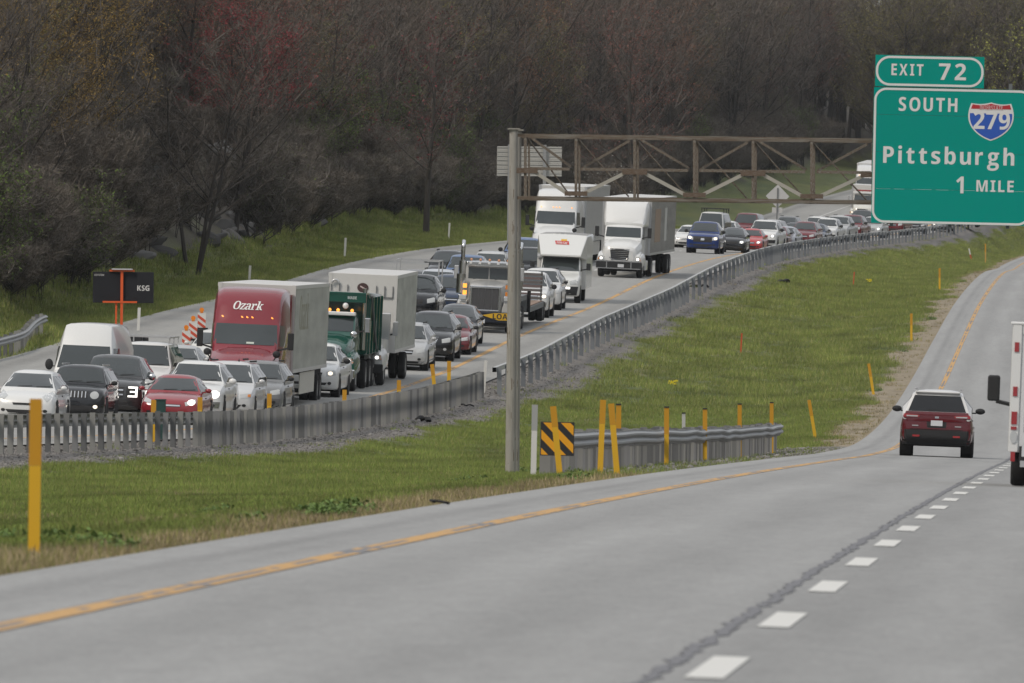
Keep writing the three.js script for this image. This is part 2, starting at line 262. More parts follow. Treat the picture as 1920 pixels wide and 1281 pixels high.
[['first', 1160, 760, 242], ['second', 1250, 765, 255], ['third', 1322, 768, 280], ['fourth', 1387, 759, 305], ['last', 1447, 756, 328]].forEach(([n, px, y, Z]) => delineator(`${n} short yellow post above the short guide rail, counting from its marker`, px, y, 842, Z, { w: 0.1, frac: 0.45, cap: M.black, group: gY }));
delineator('yellow post tilting on the grass beyond the end of the short guide rail', 1529, 750, 822, groundHit(1529, 822), { lean: -12, w: 0.1, group: gY });
delineator('yellow post tilting on the grass slope above left of the red car', 1638, 682, 740, groundHit(1638, 740), { lean: -9, w: 0.1, group: gY });
delineator('yellow post upright on the straw edge where the near road climbs', 1709, 588, 640, groundHit(1709, 640), { w: 0.1, group: gY });
delineator('yellow post on the grass below the right half of the green sign', 1762, 503, 545, groundHit(1762, 545), { w: 0.1, group: gY });
delineator('small yellow post highest on the near road bend under the sign', 1848, 457, 495, groundHit(1848, 495), { w: 0.1, body: std([0.5, 0.3, 0.08], 0.7), group: gY });
[['beside the green box at the red sedan', 287, 750, railBehind(287)], ['in front of the white pickup bumper', 374, 745, railBehind(374)], ['in front of the grey car beside the red cab', 504, 738, railBehind(504)], ['beside the rear wheels of the red truck trailer', 645, 731, railBehind(645)], ['below the chrome bumper of the green dump truck', 747, 713, railBehind(747)], ['leaning below the silver car next to the box truck', 817, 683, railBehind(817), -7], ['upright beside the yellow line below the black car', 841, 677, railBehind(841)]].forEach(([n, px, y, Z, lean = 1]) => delineator(`yellow post behind the median rail ${n}`, px, y, 790, Z, { w: 0.13, lean, frac: 0.3, group: 'yellow posts behind the median rail' }));
delineator('white marker post beside the gantry pole with a grey reflective top', 1000, 759, 882, groundHit0(1000, 882), { lean: 3, w: 0.1, body: M.whitePost, band: M.greyBand, frac: 0.35, category: 'marker post' });
delineator('small white post with red foot behind the short guide rail', 1282, 776, 830, 290, { w: 0.08, body: std([0.45, 0.05, 0.03], 0.6), band: M.whitePost, frac: 0.6, cap: M.black });
delineator('white marker post in the gap between the two median rails', 907, 676, 738, 424.5, { lean: 4, w: 0.1, body: M.whitePost, band: M.whitePost });
[['behind the trailer top of the red truck', 467, 498, 532], ['beside the message board', 259, 577, 620], ['on the green verge above the box truck', 646, 446, 486], ['on the green verge below the back of the grey sign', 841, 418, 450]].forEach(([n, px, y0, y1]) => delineator(`white marker post ${n}`, px, y0, y1, groundHit2(px, y1), { lean: 2, w: 0.11, body: M.whitePost, band: M.whitePost, group: 'white posts on the far verge' }));
[['in the middle of the median grass', 1389, 625, 663], ['on the grass slope near the sign', 1600, 510, 537]].forEach(([n, px, y0, y1]) => delineator(`thin red stake ${n}`, px, y0, y1, groundHit(px, y1), { w: 0.06, lean: 2, body: M.redOrange, band: M.redOrange, name: 'stake', category: 'stake' }));
delineator('leaning stake with white top and red foot under the sign', 1822, 466, 489, groundHit(1822, 489), { w: 0.1, lean: -5, body: M.redOrange, band: M.whitePost, frac: 0.5, name: 'stake', category: 'stake' });

{ // striped hazard marker at the end of the short rail
  const t = thing('hazard_marker', 'square black and yellow striped hazard marker on the end of the short guide rail', 'road sign'), c = at(1045, 823, 212.5);
  t.position.copy(c); t.rotation.z = -0.01; const s = 0.58;
  part('backing', box(s + 0.03, s + 0.03, 0.02), M.black, t);
  const stripe = (k0, k1) => { const pts = []; const sub = [[0, 0], [1, 0], [1, 1], [0, 1]]; // band k0 < (x + y) < k1 clipped to the square
    const clip = (poly, f) => { const o = []; poly.forEach((p, i) => { const q = poly[(i + 1) % poly.length], a = f(p), b = f(q); if (a >= 0) o.push(p); if (a * b < 0) { const u = a / (a - b); o.push([lerp(p[0], q[0], u), lerp(p[1], q[1], u)]); } }); return o; };
    return clip(clip(sub, (p) => p[0] + p[1] - k0), (p) => k1 - p[0] - p[1]); };
  const face = []; for (const [a, b] of [[0.02, 0.22], [0.5, 0.78], [1.05, 1.33], [1.6, 1.9]]) face.push(stripe(a, b));
  for (const poly of face) { const sh = new THREE.Shape(poly.map(([x, y]) => new THREE.Vector2((x - 0.5) * s, (y - 0.5) * s))); part('stripe', new THREE.ExtrudeGeometry(sh, { depth: 0.004, bevelEnabled: false }).translate(0, 0, 0.011), std([0.72, 0.33, 0.008], 0.5), t); }
  const gy = groundY(c.x, 212.5) - c.y; part('support_post', box(0.07, -gy - 0.2, 0.05, 0, gy / 2 - 0.15, -0.05), M.galvDark, t);
}
{ // overhead gantry: timber-grey column, rusty three-chord box truss
  const Z = 285, t = thing('sign_gantry', 'rusty overhead truss on a tall grey column spanning the near road', 'gantry'), s = FOCAL / Z;
  const rust = dataTex(128, 512, (u, v) => { const n = fbm(u * 5, v * 20, 3) + 0.4 * noise(u * 30, v * 90); return n > 0.06 ? [0.37, 0.315, 0.27] : n > -0.1 ? [0.42, 0.39, 0.35] : [0.48, 0.465, 0.44]; });
  const steel = new THREE.MeshStandardMaterial({ map: rust, roughness: 0.8 }), pale = std([0.36, 0.345, 0.31], 0.75), plate = new THREE.MeshStandardMaterial({ map: rust, color: new THREE.Color(0.85, 0.75, 0.7), roughness: 0.9 });
  const colTex = dataTex(64, 1024, (u, v) => { const n = 0.5 * fbm(u * 7, v * 14, 8) + 0.5 * noise(u * 22, v * 3) * 0.5; const r0 = n > 0.16 ? [0.44, 0.40, 0.36] : [0.58 + 0.2 * n, 0.57 + 0.2 * n, 0.55 + 0.2 * n]; return r0; });
  const colMat = new THREE.MeshStandardMaterial({ map: colTex, roughness: 0.8 });
  const column = (x, yTop) => { const yb = groundY(x, Z) - 0.4; for (const dz of [0.0, 1.25]) part('column', merge([new THREE.CylinderGeometry(0.105, 0.135, yTop - yb, 14, 8).translate(x + dz * 0.07, (yTop + yb) / 2, -Z - dz), box(0.3, 0.03, 0.3, x + dz * 0.07, yTop + 0.015, -Z - dz)]), colMat, t); };
  const top = at(968, 243, Z); column(top.x - 0.06, top.y);
  const node = (px, py, dz = 0) => { const p = at(px, py + (px - 985) * 0.0, Z); p.z -= dz; return p; };
  const xs = [985, 1080, 1190, 1302, 1412, 1522, 1637, 1750, 1862, 1974, 2086, 2198, 2310, 2422], yT = (x) => 254 + (x - 985) * 0.014, yM = (x) => 316 + (x - 985) * 0.012, yB = (x) => 371 + (x - 985) * 0.012;
  const xe = xs[xs.length - 1];
  for (const dz of [0.0, 1.25]) {
    part('top_chord', sqbar(node(968, yT(968), dz), node(xe, yT(xe), dz), 0.085, 0.085), steel, t);
    part('bottom_chord', sqbar(node(968, yB(968), dz), node(xe, yB(xe), dz), 0.085, 0.085), steel, t);
  }
  for (let i = 0; i < xs.length; i++) {
    const x = xs[i];
    part('upright', sqbar(node(x, yT(x)), node(x, yB(x)), 0.07, 0.07), steel, t); part('upright', sqbar(node(x + 7, yT(x), 1.25), node(x + 7, yB(x), 1.25), 0.055, 0.055), steel, t);
    part('cross_strut', sqbar(node(x, yB(x)), node(x, yB(x), 1.25), 0.07, 0.07), steel, t); part('cross_strut', sqbar(node(x, yT(x)), node(x, yT(x), 1.25), 0.07, 0.07), steel, t);
    part('gusset_plate', i % 2 ? box(0.55, 0.11, 0.02).translate(...node(x, yB(x) - 9).add(V(0, 0, 0.065)).toArray()) : box(0.6, 0.13, 0.02).translate(...node(x, yM(x) + 4).add(V(0, 0, 0.065)).toArray()), plate, t);
    if (i === xs.length - 1) continue; const y = xs[i + 1];
    part('middle_chord', sqbar(node(x + 9, yM(x)), node(y - (i % 2 ? 4 : 12), yM(y)), 0.07, 0.07), steel, t);
    const up = i % 2; // diagonals zigzag
    part('diagonal', sqbar(node(x + 12, up ? yM(x) - 3 : yT(x) + 4, 0.6), node(y - 9, up ? yT(y) + 6 : yM(y) - 5, 0.6), 0.06, 0.06), steel, t);
    part('diagonal', sqbar(node(x + 14, up ? yB(x) - 9 : yM(x) + 4), node(y - 18, up ? yM(y) + 6 : yB(y) - 10), 0.085, 0.085), pale, t);
    part('brace', bar(node(x + 5, yT(x) + 4, 1.2), node(y - 10, yB(y) - 6, 1.2), 0.022, 6), steel, t);
  }
  column(node(xe - 6, 0).x, top.y - 0.1);
}
{ // green exit sign
  const Z = 284.3, s = FOCAL / Z, t = thing('exit_sign', 'large green overhead sign for exit 72 to south 279 and Pittsburgh', 'road sign');
  t.position.copy(at(1639, 163, Z)); t.rotation.z = -0.0125;
  const g = (px) => (px - 1639) / s, h = (px, py) => -(py - 163 - 0.0255 * (px - 1639)) / s;
  const green = phys([0.0, 0.27, 0.225], 0.8, { specularIntensity: 0.25 }), white = std([0.66, 0.67, 0.67], 0.5), W = 3.84, H = 3.28;
  const rr = (w, hh, r, x0, y0) => { const p = new THREE.Shape(); p.moveTo(x0 + r, y0); p.lineTo(x0 + w - r, y0); p.absarc(x0 + w - r, y0 + r, r, -Math.PI / 2, 0); p.lineTo(x0 + w, y0 + hh - r); p.absarc(x0 + w - r, y0 + hh - r, r, 0, Math.PI / 2); p.lineTo(x0 + r, y0 + hh); p.absarc(x0 + r, y0 + hh - r, r, Math.PI / 2, Math.PI); p.lineTo(x0, y0 + r); p.absarc(x0 + r, y0 + r, r, Math.PI, Math.PI * 1.5); return p; };
  const frame = (w, hh, r, x0, y0, b) => { const a = rr(w, hh, r, x0, y0); a.holes.push(new THREE.Path(rr(w - 2 * b, hh - 2 * b, r - b, x0 + b, y0 + b).getPoints(8).reverse())); return new THREE.ExtrudeGeometry(a, { depth: 0.004, bevelEnabled: false, curveSegments: 8 }); };
  const cuts = [0, 0.66, 1.56, 2.45, H];
  for (let i = 0; i < 4; i++) part('panel_board', box(W, cuts[i + 1] - cuts[i] - 0.006, 0.03, W / 2, -(cuts[i] + cuts[i + 1]) / 2, 0), green, t);
  part('border', frame(W - 0.02, H - 0.02, 0.3, 0.01, -H + 0.01, 0.055).translate(0, 0, 0.017), white, t);
  const tab = part('exit_tab', box(2.63, 0.76, 0.03, 1.315, 0.4, 0), green, t); tab.position.x = 0.02;
  part('border', frame(2.6, 0.72, 0.34, 0.015, 0.04, 0.055).translate(0, 0, 0.017), white, tab);
  const word = (str, px0, px1, pyB, size, parent = t) => { const q = lettering(str, size, (px1 - px0) / s, 0.004, fontBold, 0.13); part('lettering', q.translate(g(px0) - (parent === tab ? 0.02 : 0), h(px0, pyB), 0.016), white, parent); };
  word('EXIT', 1671, 1731, 141, 0.28, tab); word('72', 1760, 1811, 150, 0.40, tab);
  word('SOUTH', 1686, 1796, 208, 0.335); word('Pittsburgh', 1659, 1905, 305.5, 0.405); word('1', 1797, 1811, 363, 0.41); word('MILE', 1835, 1905, 360, 0.28);
  { // interstate shield
    const sh = part('route_shield', new THREE.BufferGeometry(), white, t); const cx = g(1859.5), cy = h(1859.5, 226), k = 1.09 / 2;
    const outline = (f) => { const p = new THREE.Shape(); const w = k * f; p.moveTo(-0.88 * w, 0.74 * w); p.quadraticCurveTo(-0.45 * w, 0.64 * w, 0, 0.78 * w); p.quadraticCurveTo(0.45 * w, 0.64 * w, 0.88 * w, 0.74 * w); p.bezierCurveTo(1.06 * w, 0.3 * w, 1.08 * w, -0.1 * w, 0.74 * w, -0.48 * w); p.quadraticCurveTo(0.45 * w, -0.78 * w, 0, -0.92 * w); p.quadraticCurveTo(-0.45 * w, -0.78 * w, -0.74 * w, -0.48 * w); p.bezierCurveTo(-1.08 * w, -0.1 * w, -1.06 * w, 0.3 * w, -0.88 * w, 0.74 * w); return p; };
    sh.geometry = new THREE.ExtrudeGeometry(outline(1), { depth: 0.006, bevelEnabled: false }); sh.position.set(cx, cy, 0.017);
    const cutY = 0.36 * k, pts = outline(0.93).getPoints(12), lo = pts.filter((p) => p.y < cutY), hi = pts.filter((p) => p.y > cutY + 0.03);
    part('blue_field', new THREE.ExtrudeGeometry(new THREE.Shape(lo), { depth: 0.004, bevelEnabled: false }).translate(0, 0, 0.007), std([0.02, 0.09, 0.44], 0.45), sh);
    part('red_field', new THREE.ExtrudeGeometry(new THREE.Shape(hi.sort((a, b) => Math.atan2(a.y - 0.5 * k, a.x) - Math.atan2(b.y - 0.5 * k, b.x))), { depth: 0.004, bevelEnabled: false }).translate(0, 0, 0.007), std([0.42, 0.02, 0.03], 0.45), sh);
    part('lettering', lettering('279', 0.43, 0.88, 0.004, fontBold, -0.05).translate(-0.42, -0.22, 0.0115), white, sh); part('lettering', lettering('INTERSTATE', 0.105, 0.56).translate(-0.28, 0.245, 0.0115), std([0.55, 0.35, 0.35], 0.5), sh);
  }
  for (const x of [0.5, 1.9, 3.3]) part('hanger', box(0.08, 3.5, 0.08, x, -1.6, -0.16), M.galvDark, t);
}
function ribbedSign(label, px0, px1, py0, py1, Z, posts) { // back of a guide sign: extruded planks
  const t = thing('guide_sign', label, 'road sign'), a = at(px0, py0, Z), b = at(px1, py1, Z), n = 7, hh = (a.y - b.y) / n; t.position.set((a.x + b.x) / 2, 0, -Z);
  const w = b.x - a.x; for (let i = 0; i < n; i++) part('plank', merge([box(w, hh - 0.012, 0.02, 0, a.y - (i + 0.5) * hh, 0), box(w, 0.05, 0.05, 0, a.y - i * hh - 0.06, 0.03)]), M.signBack, t);
  for (const px of posts) { const x = at(px, py1, Z).x, y = groundY(x, Z) - 0.4; part('post', box(0.2, a.y + 0.1 - y, 0.14, x - t.position.x, (a.y + 0.1 + y) / 2, 0.14), M.galv, t); }
}
M.signBack = std([0.42, 0.42, 0.40], 0.6, 0.15);
ribbedSign('back of a large ribbed grey sign on two posts behind the gantry column', 932, 1053, 274, 331, 700, [955, 1021]);
{
  const Z = 860, t = thing('diamond_sign', 'back of a grey diamond sign with a plaque on the far verge', 'road sign'), c = at(1458, 368, Z), gy = groundY(c.x, Z); t.position.set(c.x, c.y, -Z); t.rotation.z = -0.02;
  part('panel', new THREE.BoxGeometry(1.22, 1.22, 0.02).rotateZ(Math.PI / 4), std([0.5, 0.5, 0.5], 0.6, 0.1), t); part('plaque', box(0.75, 0.4, 0.02, 0, -0.72 - 0.3, 0), std([0.5, 0.5, 0.5], 0.6, 0.1), t);
  part('post', box(0.09, c.y + 0.6 - gy + 0.3, 0.06, 0, (0.6 + gy - c.y - 0.3) / 2, 0.05), M.galvDark, t);
}
{ // portable message board seen from behind
  const Z = 446, s = FOCAL / Z, c = at(231, 539, Z), gy = farY(c.x, Z), t = thing('message_board', 'black portable message board on an orange mast trailer behind the white van', 'message board');
  t.position.set(c.x, gy, -Z); const y = c.y - gy, w = 114 / s, h = 58 / s;
  part('board', box(w, h, 0.16, 0, y, 0, 0.02), std([0.008, 0.009, 0.013], 0.9), t);
  part('mast', merge([box(0.1, y + h / 2 - 0.35, 0.1, -0.05, (y + h / 2) / 2 + 0.2, 0.14)]), M.orange, t); part('brace', box(0.07, y - h / 2 - 0.5, 0.07, -0.26, (y - h / 2) / 2 + 0.3, 0.1), M.orange, t);
  part('crossbar', box(1.3, 0.07, 0.1, -0.12, y - h / 2 + 0.03, 0.16), M.orange, t); part('top_bar', box(0.95, 0.06, 0.1, -0.05, y + h / 2 + 0.04, 0.12), M.orange, t); part('solar_panel', box(0.78, 0.05, 0.5, -0.05, y + h / 2 + 0.1, 0.05), std([0.45, 0.46, 0.47], 0.4), t);
  part('lettering', lettering('KSG', 0.2, 0.46).translate(w / 2 - 0.62, y - 0.12, 0.081), std([0.6, 0.6, 0.6], 0.6), t); part('lettering', lettering('KSYSTEM', 0.075, 0.36).translate(-w / 2 + 0.06, y + h / 2 - 0.16, 0.081), std([0.4, 0.4, 0.4], 0.6), t);
  part('trailer', merge([box(1.5, 0.35, 2.4, 0, 0.55, -0.6, 0.03), box(0.08, 0.08, 1.4, 0, 0.5, 1.1)]), M.darkPlastic, t);
  for (const x of [-0.85, 0.85]) part('wheel', new THREE.CylinderGeometry(0.33, 0.33, 0.2, 18).rotateZ(Math.PI / 2).translate(x, 0.33, -0.6), M.rubber, t);
}
// striped channelising panels with warning lamps
[['nearest of three', 349, 637, 452], ['middle one of three', 362, 619, 462], ['farthest of three', 378, 603, 474]].forEach(([n, px, py, Z]) => {
  const t = thing('striped_panel', `striped lane panel with amber lamp, ${n} by the red cab`, 'lane panel', 'striped lane panels'), c = at(px, py, Z), gy = farY(c.x, Z), y = c.y - gy; t.position.set(c.x, gy, -Z);
  const w = 0.32, h = 0.95; part('panel', box(w, h, 0.04, 0, y - 0.12, 0), std([0.62, 0.62, 0.6], 0.5), t);
  for (let i = 0; i < 4; i++) { const y0 = y - 0.12 + h / 2 - 0.06 - i * 0.25, sh = new THREE.Shape([[-w / 2, y0], [w / 2, y0 - 0.24], [w / 2, Math.max(y0 - 0.37, y - 0.12 - h / 2)], [-w / 2, Math.max(y0 - 0.13, y - 0.12 - h / 2)]].map((p) => new THREE.Vector2(...p))); part('stripe', new THREE.ExtrudeGeometry(sh, { depth: 0.004, bevelEnabled: false }).translate(0, 0, 0.021), std([0.55, 0.07, 0.03], 0.5), t); }
  part('warning_lamp', merge([new THREE.CylinderGeometry(0.09, 0.09, 0.09, 16).rotateX(Math.PI / 2).translate(0, y + 0.47, 0), box(0.12, 0.07, 0.07, 0, y + 0.38, 0)]), phys([0.75, 0.22, 0.01], 0.3), t);
  part('stand', merge([box(0.06, Math.max(0.1, y - 0.5), 0.06, 0, (y - 0.5) / 2, 0), box(0.5, 0.08, 0.4, 0, 0.04, 0)]), M.rubber, t);
});
{ const t = thing('yellow_plate', 'small yellow sign plate on a post beyond the van with roof racks', 'road sign'), c = at(288, 622, 500), gy = farY(c.x, 500); t.position.set(c.x, gy, -500); part('plate', box(0.5, 0.24, 0.03, 0, c.y - gy, 0), std([0.62, 0.38, 0.01], 0.5), t); part('post', box(0.06, c.y - gy, 0.05, 0, (c.y - gy) / 2, -0.03), M.galvDark, t); }
{ const Zb0 = 0, t = thing('utility_box', 'small dark green box behind the rail beside the red sedan', 'box'), Zb = railBehind(301) + 1, c = at(301, 765, Zb), gy = groundY(c.x, Zb); t.position.set(c.x, gy, -Zb); part('box_body', box(0.28, c.y + 0.2 - gy, 0.28, 0, (c.y + 0.2 - gy) / 2, 0, 0.02), std([0.012, 0.05, 0.045], 0.5), t); part('lid', box(0.31, 0.04, 0.31, 0, c.y + 0.22 - gy, 0), std([0.012, 0.05, 0.045], 0.5), t); }

// ---------------------------------------------------------------- vehicles: local axes x right, y up, front at z = 0, rear at z = -length
const paintCache = new Map();
function paint(rgb, rough = 0.32, coat = 0.7) { if (rgb[0] + rgb[1] + rgb[2] < 0.45) { rough = 0.16; coat = 0.6; } const k = rgb.join() + rough; if (!paintCache.has(k)) paintCache.set(k, phys(rgb, rough, { clearcoat: coat, clearcoatRoughness: 0.06, metalness: 0.05 })); return paintCache.get(k); }
M.glass = phys([0.026, 0.034, 0.036], 0.03, { ior: 1.6, clearcoat: 0.4, clearcoatRoughness: 0.05 });
M.privacy = phys([0.010, 0.011, 0.013], 0.08);
M.lens = phys([0.45, 0.47, 0.48], 0.12, { clearcoat: 1 }); M.redLens = phys([0.30, 0.012, 0.015], 0.2, { clearcoat: 1 }); M.amberLens = phys([0.62, 0.2, 0.02], 0.3, { clearcoat: 0.6 });
M.lampOn = std([0.9, 0.9, 0.88], 0.3, 0, { emissive: new THREE.Color(1, 0.97, 0.9), emissiveIntensity: 2.2 }); M.lampWarm = std([0.9, 0.85, 0.75], 0.3, 0, { emissive: new THREE.Color(1, 0.86, 0.66), emissiveIntensity: 1.5 }); M.amberOn = std([0.8, 0.35, 0.05], 0.4, 0, { emissive: new THREE.Color(1, 0.36, 0.05), emissiveIntensity: 1.6 });
M.whitePaint = paint([0.70, 0.71, 0.71]); M.plate = std([0.55, 0.57, 0.6], 0.5); M.rim = std([0.32, 0.33, 0.34], 0.35, 0.8); M.steelWheel = std([0.4, 0.4, 0.4], 0.4, 0.4); M.under = std([0.012, 0.012, 0.013], 0.95); M.mesh = std([0.02, 0.02, 0.022], 0.7);
M.trailerWhite = std([0.56, 0.56, 0.55], 0.45); M.alu = std([0.52, 0.53, 0.54], 0.35, 0.6);
// closed loft through cross-sections given as half outlines (x >= 0, bottom centre to top centre)
function loft(secs, crease = 0.6) {
  const p = [], idx = [], n = secs[0].pts.length * 2 - 2;
  for (const s of secs) { const h = s.pts, ring = [...h, ...h.slice(1, -1).reverse().map(([x, y]) => [-x, y])]; for (const [x, y] of ring) p.push(x, y, s.z + (s.bow ? -s.bow * x * x : 0)); }
  for (let i = 0; i < secs.length - 1; i++) for (let j = 0; j < n; j++) { const a = i * n + j, b = i * n + (j + 1) % n, c = a + n, d = b + n; idx.push(a, c, b, b, c, d); }
  for (const e of [0, secs.length - 1]) { const h = secs[e].pts, c = p.length / 3; p.push(0, (h[0][1] + h[h.length - 1][1]) / 2, secs[e].z); for (let j = 0; j < n; j++) e ? idx.push(c, e * n + (j + 1) % n, e * n + j) : idx.push(c, j, (j + 1) % n); }
  const g = new THREE.BufferGeometry(); g.setAttribute('position', new THREE.Float32BufferAttribute(p, 3)); g.setIndex(idx);
  const q = toCreasedNormals(g, crease); q.setAttribute('uv', new THREE.BufferAttribute(new Float32Array(q.attributes.position.count * 2), 2)); return q;
}
const sec = (z, hw, yb, yt, { rb = 0.12, rt = 0.14, tum = 0.03, crown = 0.03, bow = 0 } = {}) => { rt = Math.min(rt, (yt - yb) * 0.45, hw * 0.6); rb = Math.min(rb, (yt - yb) * 0.4); const t = hw - tum; return { z, bow, pts: [[0, yb], [hw - rb, yb], [hw - 0.3 * rb, yb + 0.3 * rb], [hw, yb + rb], [hw + 0.004, lerp(yb + rb, yt - rt, 0.55)], [t, yt - rt], [t - 0.29 * rt, yt - 0.29 * rt], [t - rt, yt], [t * 0.45, yt + crown * 0.8], [0, yt + crown]] }; };
const ray = new THREE.Raycaster();
// a piece laid on the bodywork: a quad outlined in the front (f), back (b), left (l) or right (r) view and pressed onto the body
function onBody(bodies, view, quad, { off = 0.007, n = [5, 3], depth = 0.04, skirt = true, round = false } = {}) {
  const [nu, nv] = n, P = [], miss = [];
  const cast = (u, v) => { const o = view === 'f' ? V(u, v, 5) : view === 'b' ? V(u, v, -40) : view === 'r' ? V(6, v, u) : V(-6, v, u), d = view === 'f' ? V(0, 0, -1) : view === 'b' ? V(0, 0, 1) : view === 'r' ? V(-1, 0, 0) : V(1, 0, 0); ray.set(o, d); const h = ray.intersectObjects(bodies, false)[0]; return h ? h.point.addScaledVector(d, -off) : null; };
  for (let j = 0; j <= nv; j++) for (let i = 0; i <= nu; i++) { let a = i / nu, b = j / nv; if (round) { const x = a * 2 - 1, y = b * 2 - 1; a = (x * Math.sqrt(1 - y * y / 2) + 1) / 2; b = (y * Math.sqrt(1 - x * x / 2) + 1) / 2; } const u = lerp(lerp(quad[0][0], quad[1][0], a), lerp(quad[3][0], quad[2][0], a), b), v = lerp(lerp(quad[0][1], quad[1][1], a), lerp(quad[3][1], quad[2][1], a), b); const q = cast(u, v); P.push(q || [u, v]); if (!q) miss.push(P.length - 1); }
  const ok = P.filter((q) => q.isVector3); if (!ok.length) return null;
  const ax = view === 'f' || view === 'b' ? 'z' : 'x', mean = ok.reduce((s, q) => s + q[ax], 0) / ok.length;
  for (const k of miss) { const [u, v] = P[k]; let best = null, bd = 1e9; for (const q of ok) { const dd = Math.hypot((ax === 'z' ? q.x : q.z) - u, q.y - v); if (dd < bd) { bd = dd; best = q; } } const c = best ? best[ax] : mean; P[k] = ax === 'z' ? V(u, v, c) : V(c, v, u); }
  const p = [], idx = [], w = nu + 1; P.forEach((q) => p.push(q.x, q.y, q.z));
  const flip = view === 'b' || view === 'r' ? false : false;
  for (let j = 0; j < nv; j++) for (let i = 0; i < nu; i++) { const a = j * w + i, b = a + 1, c = a + w, d = c + 1; idx.push(a, c, b, b, c, d); }
  if (skirt) { const ring = []; for (let i = 0; i < nu; i++) ring.push(i); for (let j = 0; j < nv; j++) ring.push(j * w + nu); for (let i = nu; i > 0; i--) ring.push(nv * w + i); for (let j = nv; j > 0; j--) ring.push(j * w); const s0 = p.length / 3; const d = view === 'f' ? [0, 0, -depth] : view === 'b' ? [0, 0, depth] : view === 'r' ? [-depth, 0, 0] : [depth, 0, 0]; ring.forEach((k) => p.push(P[k].x + d[0], P[k].y + d[1], P[k].z + d[2])); ring.forEach((k, i) => { const k2 = ring[(i + 1) % ring.length], a = s0 + i, b = s0 + (i + 1) % ring.length; idx.push(k, k2, a, k2, b, a); }); }
  const g = new THREE.BufferGeometry(); g.setAttribute('position', new THREE.Float32BufferAttribute(p, 3)); g.setIndex(view === 'r' || view === 'b' ? idx.map((_, i) => idx[i - i % 3 + (2 - i % 3)]) : idx);
  if (view === 'r') g.setIndex(idx); if (view === 'l') g.setIndex(idx.map((_, i) => idx[i - i % 3 + (2 - i % 3)]));
  const q = toCreasedNormals(g, 0.5); q.setAttribute('uv', new THREE.BufferAttribute(new Float32Array(q.attributes.position.count * 2), 2)); return q;
}
function pressText(bodies, geo, off = 0.01) { const p = geo.attributes.position; for (let i = 0; i < p.count; i++) { ray.set(V(p.getX(i), p.getY(i), 5), V(0, 0, -1)); const h = ray.intersectObjects(bodies, false)[0]; if (h) p.setZ(i, h.point.z + off + (p.getZ(i) > 0.002 ? 0.006 : 0)); } geo.computeVertexNormals(); return geo; }
const mirrorX = (q) => [[-q[1][0], q[1][1]], [-q[0][0], q[0][1]], [-q[3][0], q[3][1]], [-q[2][0], q[2][1]]];
const wheelGeos = new Map();
function wheel(root, x, r, z, w = 0.22, rimMat = M.rim, twin = false) {
  const k = r + '_' + w; if (!wheelGeos.has(k)) { const prof = [[r * 0.6, -w / 2], [r * 0.9, -w / 2], [r * 0.985, -w * 0.38], [r, -w * 0.2], [r, w * 0.2], [r * 0.985, w * 0.38], [r * 0.9, w / 2], [r * 0.6, w / 2], [r * 0.58, w * 0.3], [r * 0.58, -w * 0.3], [r * 0.6, -w / 2]].map((p) => new THREE.Vector2(...p)); const rim = [[0.001, w * 0.36], [r * 0.16, w * 0.36], [r * 0.2, w * 0.25], [r * 0.5, w * 0.3], [r * 0.6, w * 0.46], [r * 0.62, w * 0.4], [r * 0.62, -w * 0.4], [0.001, -w * 0.35]].map((p) => new THREE.Vector2(...p)); wheelGeos.set(k, [new THREE.LatheGeometry(prof, 22).rotateZ(-Math.PI / 2), new THREE.LatheGeometry(rim, 16).rotateZ(-Math.PI / 2)]); }
  const [a, b] = wheelGeos.get(k), t = part('wheel', a, M.rubber, root); t.position.set(x, r, z); if (x < 0) t.rotation.y = Math.PI; part('rim', b, rimMat, t); return t;
}
const geoCache = new Map();
